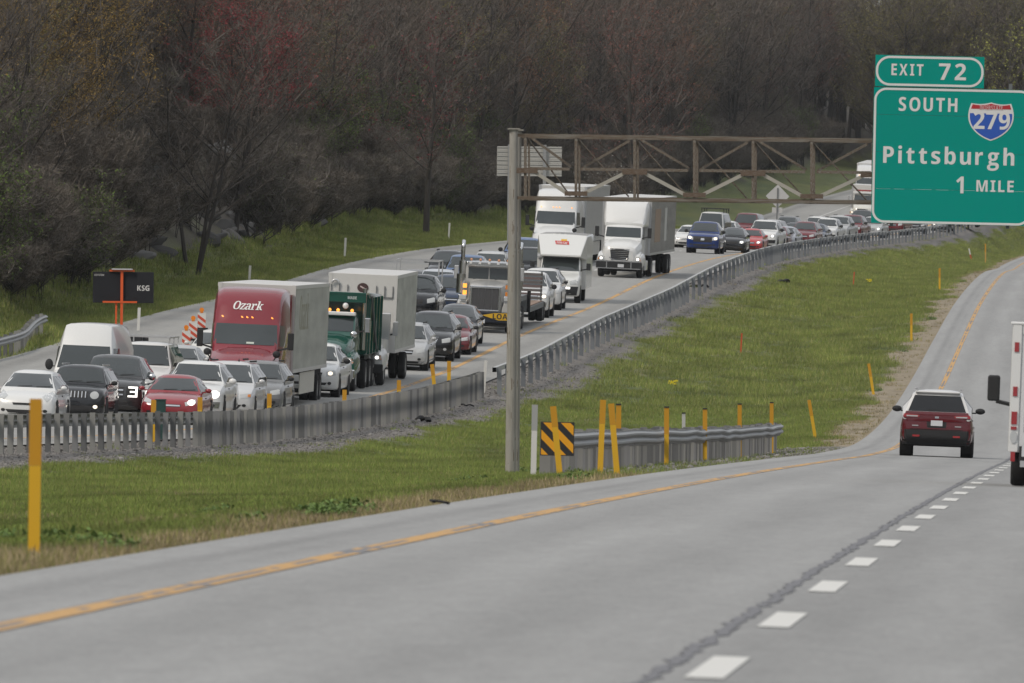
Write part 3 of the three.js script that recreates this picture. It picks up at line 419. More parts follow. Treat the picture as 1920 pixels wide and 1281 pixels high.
function car(spec) { // spec: named proportions of the body; returns a Group with its parts
  const root = new THREE.Group(), s = { clear: 0.22, noseY: 0.72, tum: 0.17, wheelR: 0.33, wheelW: 0.21, fa: 0.88, ra: 0.85, grille: 'bar', roofRails: false, cladding: false, ...spec };
  const key = s.kind, hw = s.W / 2, B = s.belt, H = s.H, L = s.L, body = paint(s.color), cache = geoCache.get(key) || {};
  const G = (name, fn) => { if (!(name in cache)) cache[name] = fn(); return cache[name]; }; geoCache.set(key, cache);
  const c = s.clear, N = s.noseY, hood = s.hoodY, cz = -s.cowl;
  const lower = G('lower', () => loft([
    sec(0, hw * 0.66, c + 0.14, N * 0.70, { bow: 0.10, rt: 0.1 }), sec(-0.03, hw * 0.86, c + 0.08, N * 0.80, { bow: 0.12 }), sec(-0.10, hw * 0.95, c + 0.03, N * 0.93, { bow: 0.10, rt: 0.12 }), sec(-0.19, hw * 0.98, c + 0.02, N, { bow: 0.07 }),
    sec(-0.45, hw * 0.995, c, lerp(N, hood, 0.42), { rt: 0.16, crown: 0.035 }), sec(-0.8, hw, c, lerp(N, hood, 0.72), { rt: 0.17, crown: 0.04 }), sec(cz, hw, c, hood, { rt: 0.14, tum: 0.04, crown: 0.04 }), sec(cz - 0.35, hw, c, B, { rt: 0.1, tum: 0.05 }), sec(-L * 0.6, hw, c, B + 0.01, { rt: 0.1, tum: 0.05 }),
    ...(s.bed ? [sec(-s.bed, hw, c, B + 0.01, { rt: 0.06, tum: 0.05 }), sec(-s.bed - 0.06, hw, c + 0.05, B - 0.02, { rt: 0.05 }), sec(-L + 0.12, hw, c + 0.12, B, { rt: 0.05 }), sec(-L, hw * 0.97, c + 0.2, B - 0.03, { rt: 0.05 })]
      : s.trunk ? [sec(-L + 0.9, hw, c, s.trunk, { rt: 0.12, tum: 0.05 }), sec(-L + 0.25, hw * 0.98, c + 0.05, s.trunk, { rt: 0.12 }), sec(-L + 0.06, hw * 0.93, c + 0.12, s.trunk - 0.05), sec(-L, hw * 0.8, c + 0.22, s.trunk - 0.22)]
        : [sec(-L + 0.5, hw, c, B + 0.03, { rt: 0.1, tum: 0.05 }), sec(-L + 0.18, hw * 0.98, c + 0.05, B + 0.02), sec(-L + 0.04, hw * 0.94, c + 0.12, B - 0.03), sec(-L, hw * 0.84, c + 0.2, B - 0.25)])]));
  const gh = hw - 0.05, tumAt = (y) => s.tum * clamp((y - B) / (H - B)), cab = s.bed || s.roofEnd || L;
  const upper = G('upper', () => { const st = [], wz = s.wsTop - s.cowl; const S = (z, y, o = {}) => sec(-z, gh, B - 0.16, y, { rb: 0.05, rt: Math.min(0.17, Math.max(0.03, (y - B) * 0.4)), tum: 0.02 + tumAt(y), crown: 0.035 * clamp((y - B) / (H - B)), ...o });
    const h0 = hood + 0.015; st.push(S(s.cowl - 0.03, h0 - 0.03, { bow: 0.12 })); for (const t of [0.08, 0.35, 0.65, 0.9]) st.push(S(s.cowl + wz * t, lerp(h0, H - 0.03, t ** 0.93), { bow: 0.12 * (1 - 0.5 * t) })); st.push(S(s.wsTop + 0.06, H - 0.018, { bow: 0.05 })); st.push(S(s.wsTop + 0.35, H)); st.push(S((s.wsTop + cab) / 2, H));
    if (s.bed) { st.push(S(s.bed - 0.28, H - 0.03), S(s.bed - 0.12, H - 0.08), S(s.bed - 0.02, B + 0.05)); }
    else if (s.trunk) { st.push(S(s.roofEnd, H - 0.04), S(lerp(s.roofEnd, s.glassEnd, 0.5), lerp(H - 0.03, s.trunk, 0.42)), S(s.glassEnd, s.trunk + 0.02)); }
    else st.push(S(s.roofEnd - 0.1, H - 0.03), S(s.roofEnd, H - 0.07), S(lerp(s.roofEnd, s.glassEnd, 0.5), lerp(H - 0.08, B, 0.5)), S(s.glassEnd, B - 0.02));
    return loft(st); });
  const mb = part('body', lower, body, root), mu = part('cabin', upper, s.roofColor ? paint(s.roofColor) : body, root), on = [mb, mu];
  const lay = (name, mat, parent, view, quad, o) => { const g = G(name + view + quad.flat().map((x) => x.toFixed(3)).join(), () => onBody(on, view, quad, o)); return g ? part(name, g, mat, parent) : null; };
  root.updateMatrixWorld(true);
  const wAt = (y) => gh - 0.02 - tumAt(y), yb = hood + 0.075, yt = s.glassTop || H - 0.075, gm = s.glass || M.glass;
  lay('windscreen', gm, mu, 'f', [[-wAt(yt) + 0.10, yt], [wAt(yt) - 0.10, yt], [wAt(yb) - 0.06, yb], [-wAt(yb) + 0.06, yb]], { n: [16, 12], off: 0.010 });
  for (const k of [-0.32, 0.22]) lay('wiper', M.darkPlastic, mu, 'f', [[k, yb + 0.03], [k + 0.42, yb + 0.055], [k + 0.42, yb + 0.035], [k, yb + 0.005]], { n: [4, 1], off: 0.02, skirt: false });
  // side glass
  const g0 = B + 0.035, g1 = (s.glassTop || H - 0.07) - 0.06, rake = (s.wsTop - s.cowl), zA = (y) => -(s.cowl + 0.22 + rake * clamp((y - hood) / (H - hood)) * 0.95), zEnd = s.bed ? -(s.bed - 0.2) : s.trunk ? -(s.roofEnd + 0.1) : -(s.roofEnd - 0.12), zB = s.doorB || (-(s.wsTop + 0.62));
  for (const v of ['l', 'r']) {
    lay('side_window', gm, mu, v, [[zA(g1), g1], [zB + 0.04, g1], [zB + 0.04, g0], [zA(g0), g0]], { n: [8, 6], off: 0.009 });
    if (zEnd < zB - 0.35 && !s.blind) { const zC = s.third ? lerp(zB, zEnd, 0.58) : zEnd; lay('side_window', s.rearGlass || gm, mu, v, [[zB - 0.05, g1], [zC + 0.05 + (s.trunk ? 0.15 : 0.05), g1], [zC, g0], [zB - 0.05, g0]], { n: [8, 6], off: 0.009 }); if (s.third) lay('side_window', s.rearGlass || gm, mu, v, [[zC - 0.06, g1], [zEnd + 0.12, g1], [zEnd, g0 + 0.03], [zC - 0.06, g0]], { n: [6, 6], off: 0.009 }); }
    lay('door_handle', M.darkPlastic, mb, v, [[zB + 0.22, B - 0.13], [zB + 0.06, B - 0.13], [zB + 0.06, B - 0.16], [zB + 0.22, B - 0.16]], { n: [1, 1], off: 0.02 });
    for (const zs of [zA(g0) + 0.12, zB, zB - 0.95]) lay('door_gap', M.under, mb, v, [[zs + 0.006, B - 0.03], [zs - 0.006, B - 0.03], [zs - 0.006, c + 0.16], [zs + 0.006, c + 0.16]], { n: [1, 4], off: 0.002, skirt: false });
  }
  // front
  const gr = s.grilleQuad || [[-0.42, N * 0.87], [0.42, N * 0.87], [0.38, N * 0.70], [-0.38, N * 0.70]];
  if (s.surround) lay('grille_surround', M.chrome, mb, 'f', [[gr[0][0] - 0.03, gr[0][1] + 0.03], [gr[1][0] + 0.03, gr[1][1] + 0.03], [gr[2][0] + 0.03, gr[2][1] - 0.03], [gr[3][0] - 0.03, gr[3][1] - 0.03]], { n: [6, 3], off: 0.006 });
  lay('grille', M.mesh, mb, 'f', gr, { n: [6, 3], off: 0.012 });
  if (s.grille === 'bar' || s.grille === 'two') for (const f of s.grille === 'two' ? [0.28, 0.72] : [0.5]) { const y = lerp(gr[0][1], gr[3][1], f); lay('grille_bar', s.barMat || M.chrome, mb, 'f', [[gr[0][0] + 0.03, y + 0.022], [gr[1][0] - 0.03, y + 0.022], [gr[1][0] - 0.03, y - 0.022], [gr[0][0] + 0.03, y - 0.022]], { n: [6, 1], off: 0.02 }); }
  if (s.grille === 'slots') for (let i = 0; i < 7; i++) { const x = lerp(gr[0][0] + 0.02, gr[1][0] - 0.02, (i + 0.5) / 7); lay('grille_slot', M.chrome, mb, 'f', [[x - 0.014, gr[0][1] - 0.01], [x + 0.014, gr[0][1] - 0.01], [x + 0.014, gr[2][1] + 0.01], [x - 0.014, gr[2][1] + 0.01]], { n: [1, 2], off: 0.02 }); }
  if (s.emblem) lay('emblem', M.chrome, mb, 'f', [[-s.emblem, lerp(gr[0][1], gr[3][1], 0.3)], [s.emblem, lerp(gr[0][1], gr[3][1], 0.3)], [s.emblem, lerp(gr[0][1], gr[3][1], 0.7)], [-s.emblem, lerp(gr[0][1], gr[3][1], 0.7)]], { n: [2, 2], off: 0.028 });
  const lq = s.lampQuad || [[hw * 0.56, N * 0.90], [hw * 0.955, N * 1.0], [hw * 0.96, N * 0.80], [hw * 0.58, N * 0.74]];
  for (const q of [lq, mirrorX(lq)]) { const lamp = lay('headlight', s.lampMat || M.lens, mb, 'f', q, { n: [6, 5], off: 0.01, depth: 0.06, round: s.lampRound }); if (lamp && s.lights && (s.lights === 2 || q === lq)) { const cx = lerp((q[0][0] + q[2][0]) / 2, q === lq ? q[0][0] : q[1][0], s.lightIn ?? 0.2), cy = (q[0][1] + q[2][1]) / 2, r = s.lightR || 0.06; lay('lit_bulb', s.lightMat || M.lampOn, lamp, 'f', [[cx - r, cy + r * 0.8], [cx + r, cy + r * 0.8], [cx + r, cy - r * 0.8], [cx - r, cy - r * 0.8]], { n: [5, 5], off: 0.022, round: true }); } if (lamp && s.signal) { const ox = q === lq ? q[1][0] - 0.1 : q[0][0] + 0.1; lay('turn_signal', M.amberLens, lamp, 'f', [[ox - 0.045, lq[2][1] + 0.1], [ox + 0.045, lq[2][1] + 0.11], [ox + 0.045, lq[2][1] + 0.02], [ox - 0.045, lq[2][1] + 0.02]], { n: [2, 2], off: 0.02 }); } }
  if (s.bumperMat) lay('bumper', s.bumperMat, mb, 'f', [[-hw * 0.93, N * 0.62], [hw * 0.93, N * 0.62], [hw * 0.9, N * 0.42], [-hw * 0.9, N * 0.42]], { n: [8, 2], off: 0.035, depth: 0.08 });
  lay('lower_intake', M.mesh, mb, 'f', [[-hw * 0.62, N * 0.52], [hw * 0.62, N * 0.52], [hw * 0.5, N * 0.36], [-hw * 0.5, N * 0.36]], { n: [6, 2], off: s.bumperMat ? 0.004 : 0.01 });
  for (const k of [-1, 1]) { const q = [[k * hw * 0.70 - 0.07, N * 0.55], [k * hw * 0.70 + 0.07, N * 0.55], [k * hw * 0.70 + 0.06, N * 0.44], [k * hw * 0.70 - 0.06, N * 0.44]]; lay('fog_lamp', s.fogOn === k ? M.lampWarm : s.fogMat || M.darkPlastic, mb, 'f', q, { n: [4, 4], off: s.bumperMat ? 0.045 : 0.012, round: true }); }
  if (s.cladding) { lay('chin_guard', M.darkPlastic, mb, 'f', [[-hw * 0.9, N * 0.40], [hw * 0.9, N * 0.40], [hw * 0.78, c + 0.05], [-hw * 0.78, c + 0.05]], { n: [8, 2], off: 0.012 }); for (const v of ['l', 'r']) lay('side_sill', M.darkPlastic, mb, v, [[-s.fa - 0.4, c + 0.16], [-L + s.ra + 0.4, c + 0.16], [-L + s.ra + 0.4, c + 0.03], [-s.fa - 0.4, c + 0.03]], { n: [3, 1], off: 0.012 }); }
  if (s.plateFront) part('number_plate', box(0.31, 0.16, 0.02, 0, N * 0.47, 0.035), M.plate, root);
  // rear
  const tl = s.tailQuad || [[hw * 0.55, B - 0.04], [hw * 0.93, B - 0.02], [hw * 0.92, B - 0.2], [hw * 0.6, B - 0.2]];
  for (const q of [tl, mirrorX(tl)]) lay('tail_lamp', M.redLens, mb, 'b', q, { n: [4, 2], off: 0.012 });
  if (!s.bed) { const r0 = s.trunk ? s.trunk + 0.08 : B + 0.06, r1 = H - 0.13; lay('rear_window', s.rearGlass || gm, mu, 'b', [[-wAt(r1) + 0.13, r1], [wAt(r1) - 0.13, r1], [wAt(r0) - 0.1, r0], [-wAt(r0) + 0.1, r0]], { n: [12, 8], off: 0.01 }); }
  if (s.rear) s.rear(lay, mb, mu, root);
  // mirrors, wheels, underside
  const mz = cz - 0.42, my = B + 0.1, mm = s.mirrorMat || body;
  for (const k of [-1, 1]) { const m = part('mirror', G('mirror' + k, () => { const w = s.mirrorW || 0.2, h = s.mirrorH || 0.14; const g = new THREE.SphereGeometry(1, 10, 7).scale(w / 2, h / 2, 0.07); return merge([g.translate(k * (hw + 0.02 + w / 2), my, mz), box(0.12, 0.035, 0.05, k * (hw - 0.01), my - 0.05, mz)]); }), mm, root); }
  for (const k of [-1, 1]) for (const z of [-s.fa, -L + s.ra]) {
    wheel(root, k * (hw - s.wheelW / 2 + 0.008), s.wheelR, z, s.wheelW);
    part('wheel_arch', G('arch' + k + z, () => new THREE.CylinderGeometry(s.wheelR + 0.055, s.wheelR + 0.055, 0.3, 20, 1, false, 0, Math.PI * 2).rotateZ(Math.PI / 2).translate(k * (hw - 0.147), s.wheelR + 0.02, z)), M.under, root);
  }
  part('underbody', G('under', () => box(s.W - 0.3, 0.12, L - 0.5, 0, c + 0.02, -L / 2, 0.03)), M.under, root);
  if (s.roofRails) for (const k of [-1, 1]) part('roof_rail', G('rail' + k, () => sqbar(V(k * (gh - s.tum - 0.12), H + 0.04, -s.wsTop - 0.3), V(k * (gh - s.tum - 0.12), H + 0.03, -s.roofEnd + 0.4), 0.035, 0.05)), s.railMat || M.darkPlastic, root);
  if (s.antenna) part('antenna', G('antenna', () => merge([new THREE.ConeGeometry(0.035, 0.1, 6).translate(0.25, H + 0.08, -s.wsTop - 0.4)])), M.darkPlastic, root);
  return root;
}
// stand a vehicle on a carriageway: px is where the middle of its front (or rear) shows
function place(g, name, label, category, px, Z, opt = {}) {
  const { near = false, group, yaw = Z > 700 && Z < 1010 && !opt.near ? -0.035 - 0.06 * smooth(725, 800, Z) : 0 } = opt, xf = near ? dashX : farX, yf = near ? nearY : farY, x = at(px, opt.py || 700, Z).x, dz = 3;
  const back = V(xf(Z + dz) - xf(Z - dz), yf(x + xf(Z + dz) - xf(Z), Z + dz) - yf(x + xf(Z - dz) - xf(Z), Z - dz), -2 * dz).normalize(); if (yaw) back.applyAxisAngle(V(0, 1, 0), yaw);
  const rightV = V(1, near ? -0.03 : -BANK, 0); const zAxis = back.clone().negate(), yAxis = zAxis.clone().cross(rightV).normalize(), xAxis = yAxis.clone().cross(zAxis).normalize();
  g.matrix.makeBasis(xAxis, yAxis, zAxis); g.quaternion.setFromRotationMatrix(g.matrix); if (near) { g.rotateY(Math.PI); }
  g.position.set(x, yf(x, Z) + 0.006, -Z); if (near) g.position.addScaledVector(back, opt.len);
  g.name = numbered(name); scene.add(g); return tag(g, label, category, group);
}
// kinds of car: proportions only
const K = {
  hatch: { kind: 'hatch', L: 4.45, W: 1.77, H: 1.55, belt: 0.98, hoodY: 1.0, noseY: 0.80, cowl: 0.85, wsTop: 1.85, roofEnd: 3.85, glassEnd: 4.3, clear: 0.17, tum: 0.2, third: true },
  sedan: { kind: 'sedan', L: 4.7, W: 1.8, H: 1.45, belt: 0.93, hoodY: 0.93, noseY: 0.72, cowl: 1.2, wsTop: 2.0, roofEnd: 3.3, glassEnd: 3.95, trunk: 1.02, clear: 0.17, tum: 0.21 },
  suv: { kind: 'suv', L: 4.7, W: 1.87, H: 1.7, belt: 1.08, hoodY: 1.08, noseY: 0.88, cowl: 1.15, wsTop: 1.9, roofEnd: 4.3, glassEnd: 4.58, clear: 0.22, tum: 0.18, wheelR: 0.36, third: true, cladding: true, roofRails: true },
  bigsuv: { kind: 'bigsuv', L: 5.0, W: 1.96, H: 1.79, belt: 1.14, hoodY: 1.16, noseY: 0.95, cowl: 1.25, wsTop: 2.0, roofEnd: 4.6, glassEnd: 4.85, clear: 0.24, tum: 0.2, wheelR: 0.38, third: true, roofRails: true },
  boxsuv: { kind: 'boxsuv', L: 4.25, W: 1.8, H: 1.68, belt: 1.1, hoodY: 1.12, noseY: 0.98, cowl: 1.05, wsTop: 1.5, roofEnd: 4.05, glassEnd: 4.2, clear: 0.22, tum: 0.12, wheelR: 0.36, cladding: true, roofRails: true, fa: 0.8 },
  pickup: { kind: 'pickup', L: 5.85, W: 2.03, H: 1.94, belt: 1.24, hoodY: 1.28, noseY: 1.10, cowl: 1.35, wsTop: 2.05, bed: 4.1, clear: 0.3, tum: 0.18, wheelR: 0.41, wheelW: 0.27, fa: 0.95, ra: 1.2, mirrorH: 0.22, mirrorW: 0.24 },
  midpickup: { kind: 'midpickup', L: 5.3, W: 1.93, H: 1.8, belt: 1.14, hoodY: 1.16, noseY: 0.98, cowl: 1.2, wsTop: 1.95, bed: 3.95, clear: 0.24, tum: 0.2, wheelR: 0.38, wheelW: 0.25, ra: 1.1, mirrorH: 0.19, mirrorW: 0.25 },
  minivan: { kind: 'minivan', L: 5.1, W: 1.95, H: 1.74, belt: 1.08, hoodY: 1.05, noseY: 0.84, cowl: 0.95, wsTop: 1.95, roofEnd: 4.75, glassEnd: 5.0, clear: 0.18, tum: 0.19, third: true, roofRails: true },
  van: { kind: 'van', L: 4.9, W: 1.95, H: 1.96, belt: 1.18, hoodY: 1.16, noseY: 0.95, cowl: 0.95, wsTop: 1.6, roofEnd: 4.75, glassEnd: 4.85, clear: 0.24, tum: 0.15, wheelR: 0.35 },
  highvan: { kind: 'highvan', glassTop: 2.06, blind: true, L: 6.9, W: 2.0, H: 2.74, belt: 1.32, hoodY: 1.27, noseY: 1.02, cowl: 0.9, wsTop: 1.85, roofEnd: 6.7, glassEnd: 6.85, clear: 0.25, tum: 0.16, wheelR: 0.36, wheelW: 0.24 },
};
const col = { white: [0.68, 0.69, 0.69], pearl: [0.60, 0.60, 0.58], silver: [0.40, 0.41, 0.42], grey: [0.13, 0.135, 0.14], dark: [0.018, 0.02, 0.024], black: [0.007, 0.008, 0.01], red: [0.26, 0.018, 0.026], maroon: [0.14, 0.010, 0.016], blue: [0.012, 0.035, 0.16], navy: [0.02, 0.035, 0.075], brightred: [0.42, 0.03, 0.03] };
const put = (kind, extra, name, label, px, Z, category, opt) => place(car({ ...K[kind], ...extra }), name, label, category, px, Z, opt);
const shut = { mirrorMat: M.darkPlastic };
// ---- the queue on the far carriageway
put('hatch', { color: col.white, grilleQuad: [[-0.36, 0.62], [0.36, 0.62], [0.3, 0.56], [-0.3, 0.56]], barMat: M.darkPlastic, lampQuad: [[0.5, 0.82], [0.72, 0.98], [0.86, 0.86], [0.66, 0.66]] }, 'white_hatchback', 'rounded white hatchback cut off by the left picture edge', 44, 345, 'car');
put('boxsuv', { color: col.dark, grille: 'slots', grilleQuad: [[-0.4, 0.95], [0.4, 0.95], [0.38, 0.74], [-0.38, 0.74]], barMat: M.chrome, lampRound: true, lampQuad: [[0.46, 0.95], [0.72, 0.95], [0.72, 0.72], [0.46, 0.72]], fogOn: 1, railMat: M.alu, ...shut }, 'boxy_suv', 'small boxy dark SUV with slotted grille and one fog lamp lit', 138, 352.5, 'car');
put('pickup', { color: [0.045, 0.047, 0.05], grille: 'two', grilleQuad: [[-0.5, 1.02], [0.5, 1.02], [0.48, 0.7], [-0.48, 0.7]], barMat: M.chrome, lampQuad: [[0.56, 1.04], [0.92, 1.04], [0.92, 0.72], [0.56, 0.72]], lampMat: M.darkPlastic, mirrorMat: M.chrome, rear: (lay, mb) => { for (const k of [-1, 1]) for (const q of [[[0.62, 1.04], [0.9, 1.04], [0.9, 0.99], [0.62, 0.99]], [[0.84, 0.99], [0.9, 0.99], [0.9, 0.9], [0.84, 0.9]], [[0.68, 0.905], [0.9, 0.905], [0.9, 0.86], [0.68, 0.86]], [[0.84, 0.86], [0.9, 0.86], [0.9, 0.77], [0.84, 0.77]], [[0.62, 0.77], [0.9, 0.77], [0.9, 0.72], [0.62, 0.72]]]) lay('daytime_light', M.lampOn, mb, 'f', k > 0 ? q : mirrorX(q), { n: [2, 1], off: 0.03 }); } }, 'grey_pickup', 'dark grey pickup with bright bracket-shaped daytime lights', 200, 359.5, 'pickup');
put('sedan', { color: col.red, lights: 1, lightR: 0.11, lightIn: 0.0, grilleQuad: [[-0.36, 0.60], [0.36, 0.60], [0.33, 0.53], [-0.33, 0.53]], lampQuad: [[0.46, 0.67], [0.8, 0.8], [0.86, 0.68], [0.5, 0.56]] }, 'red_sedan', 'low red sedan with one headlight blazing beside the rail', 316, 357, 'car');
put('midpickup', { color: col.white, lights: 2, lightR: 0.15, lightIn: 0.1, grilleQuad: [[-0.5, 0.93], [0.5, 0.93], [0.47, 0.74], [-0.47, 0.74]], barMat: M.chrome, bumperMat: M.chrome, signal: true, mirrorMat: M.whitePaint, antenna: true, rear: (lay, mb) => { for (const k of [-1, 1]) { const q = [[0.52, 0.88], [0.86, 0.9], [0.86, 0.83], [0.52, 0.82]]; lay('daytime_light', M.lampOn, mb, 'f', k > 0 ? q : mirrorX(q), { n: [4, 1], off: 0.025 }); } } }, 'white_pickup', 'white crew pickup with chrome bumper and wide lit headlamp beside the red cab', 357, 364.5, 'pickup');
put('minivan', { color: [0.55, 0.56, 0.57], signal: true, antenna: true }, 'silver_minivan', 'pale silver minivan squeezed between the white pickup and the grey crossover', 416, 371.5, 'car');
put('suv', { color: [0.17, 0.175, 0.18], kind: 'suv', ...shut, lampMat: M.lens, bumperMat: std([0.1, 0.1, 0.105], 0.6) }, 'grey_crossover', 'grey crossover close in front of the red semi truck', 474, 379, 'car');
put('highvan', { color: [0.66, 0.67, 0.67], ...shut, mirrorW: 0.26, mirrorH: 0.36, grilleQuad: [[-0.5, 0.98], [0.5, 0.98], [0.45, 0.8], [-0.45, 0.8]], bumperMat: M.darkPlastic }, 'white_high_roof_van', 'tall white high-roof van with smudged forehead behind the dark pickup', 148, 372, 'van', { yaw: 0.0 });
put('van', { color: col.white, ...shut, bumperMat: M.darkPlastic, rear: (lay, mb, mu, root) => { const g = []; for (const x of [-0.75, 0.75]) { g.push(sqbar(V(x, 2.16, -1.5), V(x, 2.16, -4.6), 0.04, 0.05)); for (const z of [-1.6, -3, -4.4]) g.push(box(0.04, 0.22, 0.04, x, 2.06, z)); } for (const z of [-1.6, -3, -4.4]) g.push(box(1.5, 0.04, 0.05, 0, 2.16, z)); part('ladder_rack', merge(g), M.alu, root); } }, 'white_rack_van', 'older white van with a ladder rack behind the high-roof van', 262, 391, 'van');
put('sedan', { color: col.silver }, 'silver_sedan', 'silver sedan roof between the rack van and the striped panels', 322, 411, 'car');
put('hatch', { color: col.pearl, grilleQuad: [[-0.36, 0.62], [0.36, 0.62], [0.3, 0.56], [-0.3, 0.56]], barMat: M.darkPlastic }, 'pale_hatchback', 'pale hatchback glimpsed under the mirror of the red cab', 392, 428, 'car');
put('midpickup', { color: col.white, lights: 2, lightMat: M.lampWarm, lightR: 0.08, ...shut, surround: false }, 'white_small_pickup', 'white compact pickup half hidden behind the red truck trailer', 580, 409, 'pickup');
put('suv', { color: col.silver, lampMat: M.lens, plateFront: true, bumperMat: M.alu }, 'silver_crossover', 'silver crossover beside the rear of the white box truck', 752, 441.5, 'car');
put('bigsuv', { color: col.black, grille: 'bar', surround: true, grilleQuad: [[-0.4, 0.9], [0.4, 0.9], [0.28, 0.68], [-0.28, 0.68]], fogMat: M.lens, ...shut }, 'black_suv', 'black SUV with chrome V grille and roof rails on the median side', 799, 452, 'car');
put('sedan', { color: col.maroon, ...shut }, 'maroon_sedan', 'dark red sedan tucked behind the black SUV', 836, 459.5, 'car');
put('hatch', { color: col.dark, barMat: M.darkPlastic, ...shut }, 'black_hatchback', 'black rounded car right in front of the chrome-nosed truck', 850, 469, 'car');
put('pickup', { color: col.black, ...shut, grille: 'bar', barMat: M.black, rear: (lay, mb, mu, root) => { const g = [], y = 2.55; for (const x of [-0.9, 0.9]) { g.push(box(0.05, 1.35, 0.05, x, 1.9, -4.2), box(0.05, 0.05, 2.4, x, y, -3.1), box(0.05, 0.6, 0.05, x, 2.27, -1.95)); } for (const z of [-2, -4.2]) g.push(box(1.85, 0.05, 0.05, 0, y, z)); part('pipe_rack', merge(g), M.alu, root); } }, 'black_rack_pickup', 'black pickup carrying a pale overhead pipe rack beside the box truck', 772, 497, 'pickup');
put('suv', { color: col.navy, lights: 1, lightR: 0.05 }, 'navy_crossover', 'dark navy crossover left of the chrome exhaust stack', 838, 511, 'car');
put('bigsuv', { color: [0.46, 0.49, 0.54] }, 'pale_blue_suv', 'pale blue-grey SUV roof behind the black rack pickup', 812, 517, 'car');
put('pickup', { color: [0.10, 0.16, 0.30], ...shut, grille: 'bar' }, 'blue_pickup', 'light blue pickup beyond the exhaust stack of the chrome-nosed truck', 866, 545, 'pickup');
put('sedan', { color: col.grey, lights: 1, lightR: 0.06 }, 'grey_sedan', 'grey sedan in the middle lane behind the black rack pickup', 772, 531, 'car');
put('suv', { color: col.black, ...shut }, 'black_crossover', 'black crossover left of the light blue pickup', 832, 562, 'car');
put('bigsuv', { color: [0.5, 0.51, 0.52] }, 'silver_suv', 'silver SUV roof just above the cab of the chrome-nosed truck', 912, 560, 'car');
put('pickup', { color: col.white, lights: 2, lightMat: M.lampWarm, lightR: 0.09, lightIn: -0.2, grille: 'two', grilleQuad: [[-0.55, 1.05], [0.55, 1.05], [0.52, 0.68], [-0.52, 0.68]], barMat: M.chrome, bumperMat: M.chrome, ...shut, surround: true }, 'white_work_pickup', 'white pickup with one bright headlight right of the gantry column', 982, 514, 'pickup');
put('bigsuv', { color: [0.6, 0.61, 0.61], ...shut }, 'white_suv', 'white SUV close behind the white pickup by the gantry column', 1008, 530, 'car');
put('pickup', { color: [0.10, 0.16, 0.32], lights: 2, lightMat: M.lampWarm, lightR: 0.1, ...shut, mirrorW: 0.36, mirrorH: 0.34, grille: 'two', barMat: M.black }, 'tow_mirror_pickup', 'blue heavy pickup with wide tow mirrors behind the gantry column', 974, 586, 'pickup');
put('boxsuv', { color: col.black, H: 2.1, kind: 'tallblack', belt: 1.35, hoodY: 1.4, noseY: 1.2, wsTop: 1.55, grilleQuad: [[-0.5, 1.1], [0.5, 1.1], [0.45, 0.8], [-0.45, 0.8]], barMat: M.chrome, grille: 'two', ...shut }, 'black_tall_truck', 'tall black vehicle squeezed between the gantry column and the snack van', 985, 559, 'truck');
put('pickup', { color: col.blue, lights: 2, lightMat: M.lampWarm, lightR: 0.1, lightIn: -0.1, emblem: 0.11, grille: 'bar', barMat: M.darkPlastic, grilleQuad: [[-0.6, 1.04], [0.6, 1.04], [0.58, 0.7], [-0.58, 0.7]], ...shut }, 'blue_work_pickup', 'bright blue pickup heading the far line', 1314, 725, 'pickup');
put('sedan', { color: col.white }, 'white_far_sedan', 'white car peeking out behind the grey box truck body', 1284, 765, 'car');
put('van', { color: [0.58, 0.59, 0.58], kind: 'fullvan', H: 2.25, ...shut, rear: (lay, mb, mu, root) => { const g = []; for (const x of [-0.75, 0.75]) g.push(sqbar(V(x, 2.5, -1.9), V(x, 2.5, -4.6), 0.06, 0.06)); for (const z of [-2, -3.2, -4.4]) g.push(box(1.5, 0.05, 0.06, 0, 2.5, z), box(0.05, 0.3, 0.05, -0.75, 2.37, z), box(0.05, 0.3, 0.05, 0.75, 2.37, z)); part('ladder_rack', merge(g), M.darkPlastic, root); } }, 'white_ladder_van', 'white van with dark ladder rack above the blue pickup', 1324, 793, 'van');
put('hatch', { color: col.black, lights: 1, lightR: 0.09, lightIn: 0.1, ...shut, barMat: M.darkPlastic }, 'black_far_car', 'small black car with a bright headlamp behind the blue pickup', 1368, 742, 'car');
put('sedan', { color: col.brightred, lights: 1, lightR: 0.07 }, 'small_red_car', 'small red car between the black car and the white SUV', 1400, 757, 'car');
put('pickup', { color: col.white, lights: 2, lightR: 0.09, bumperMat: M.darkPlastic, ...shut }, 'white_far_pickup', 'white pickup with lit lamps in the middle of the far line', 1424, 777, 'pickup');
put('sedan', { color: [0.33, 0.35, 0.4] }, 'silver_far_sedan', 'silver blue sedan right of the white far pickup', 1462, 803, 'car');
put('suv', { color: col.maroon, roofRails: false, kind: 'suvplain' }, 'maroon_crossover', 'dark red crossover under the truss near the sign', 1500, 832, 'car');
put('midpickup', { color: col.white, bumperMat: M.darkPlastic, ...shut }, 'white_truck_cab', 'white pickup between the two dark red vehicles near the sign', 1541, 882, 'pickup');
put('pickup', { color: col.maroon, ...shut, grille: 'bar', barMat: M.black }, 'maroon_pickup', 'dark red pickup left of the green sign', 1587, 927, 'pickup');
put('suv', { color: col.silver, lights: 2, lightR: 0.09 }, 'pale_crossover', 'pale car with lit lamps at the left edge of the green sign', 1628, 962, 'car');
put('van', { color: col.maroon, kind: 'redvan' }, 'red_far_van', 'small red van with dark windows beyond the ladder van', 1391, 868, 'van');
[['dark red truck', col.maroon, 'pickup', 1668, 1000], ['black car', col.black, 'suv', 1712, 1022], ['dark grey car', col.grey, 'sedan', 1762, 1046], ['dark blue car', col.navy, 'suv', 1812, 1072]].forEach(([n, c, k, px, Z]) => put(k, { color: c, ...shut }, 'far_car', `${n} whose wheels show just below the green sign`, px, Z, 'car', { group: 'cars under the sign' }));
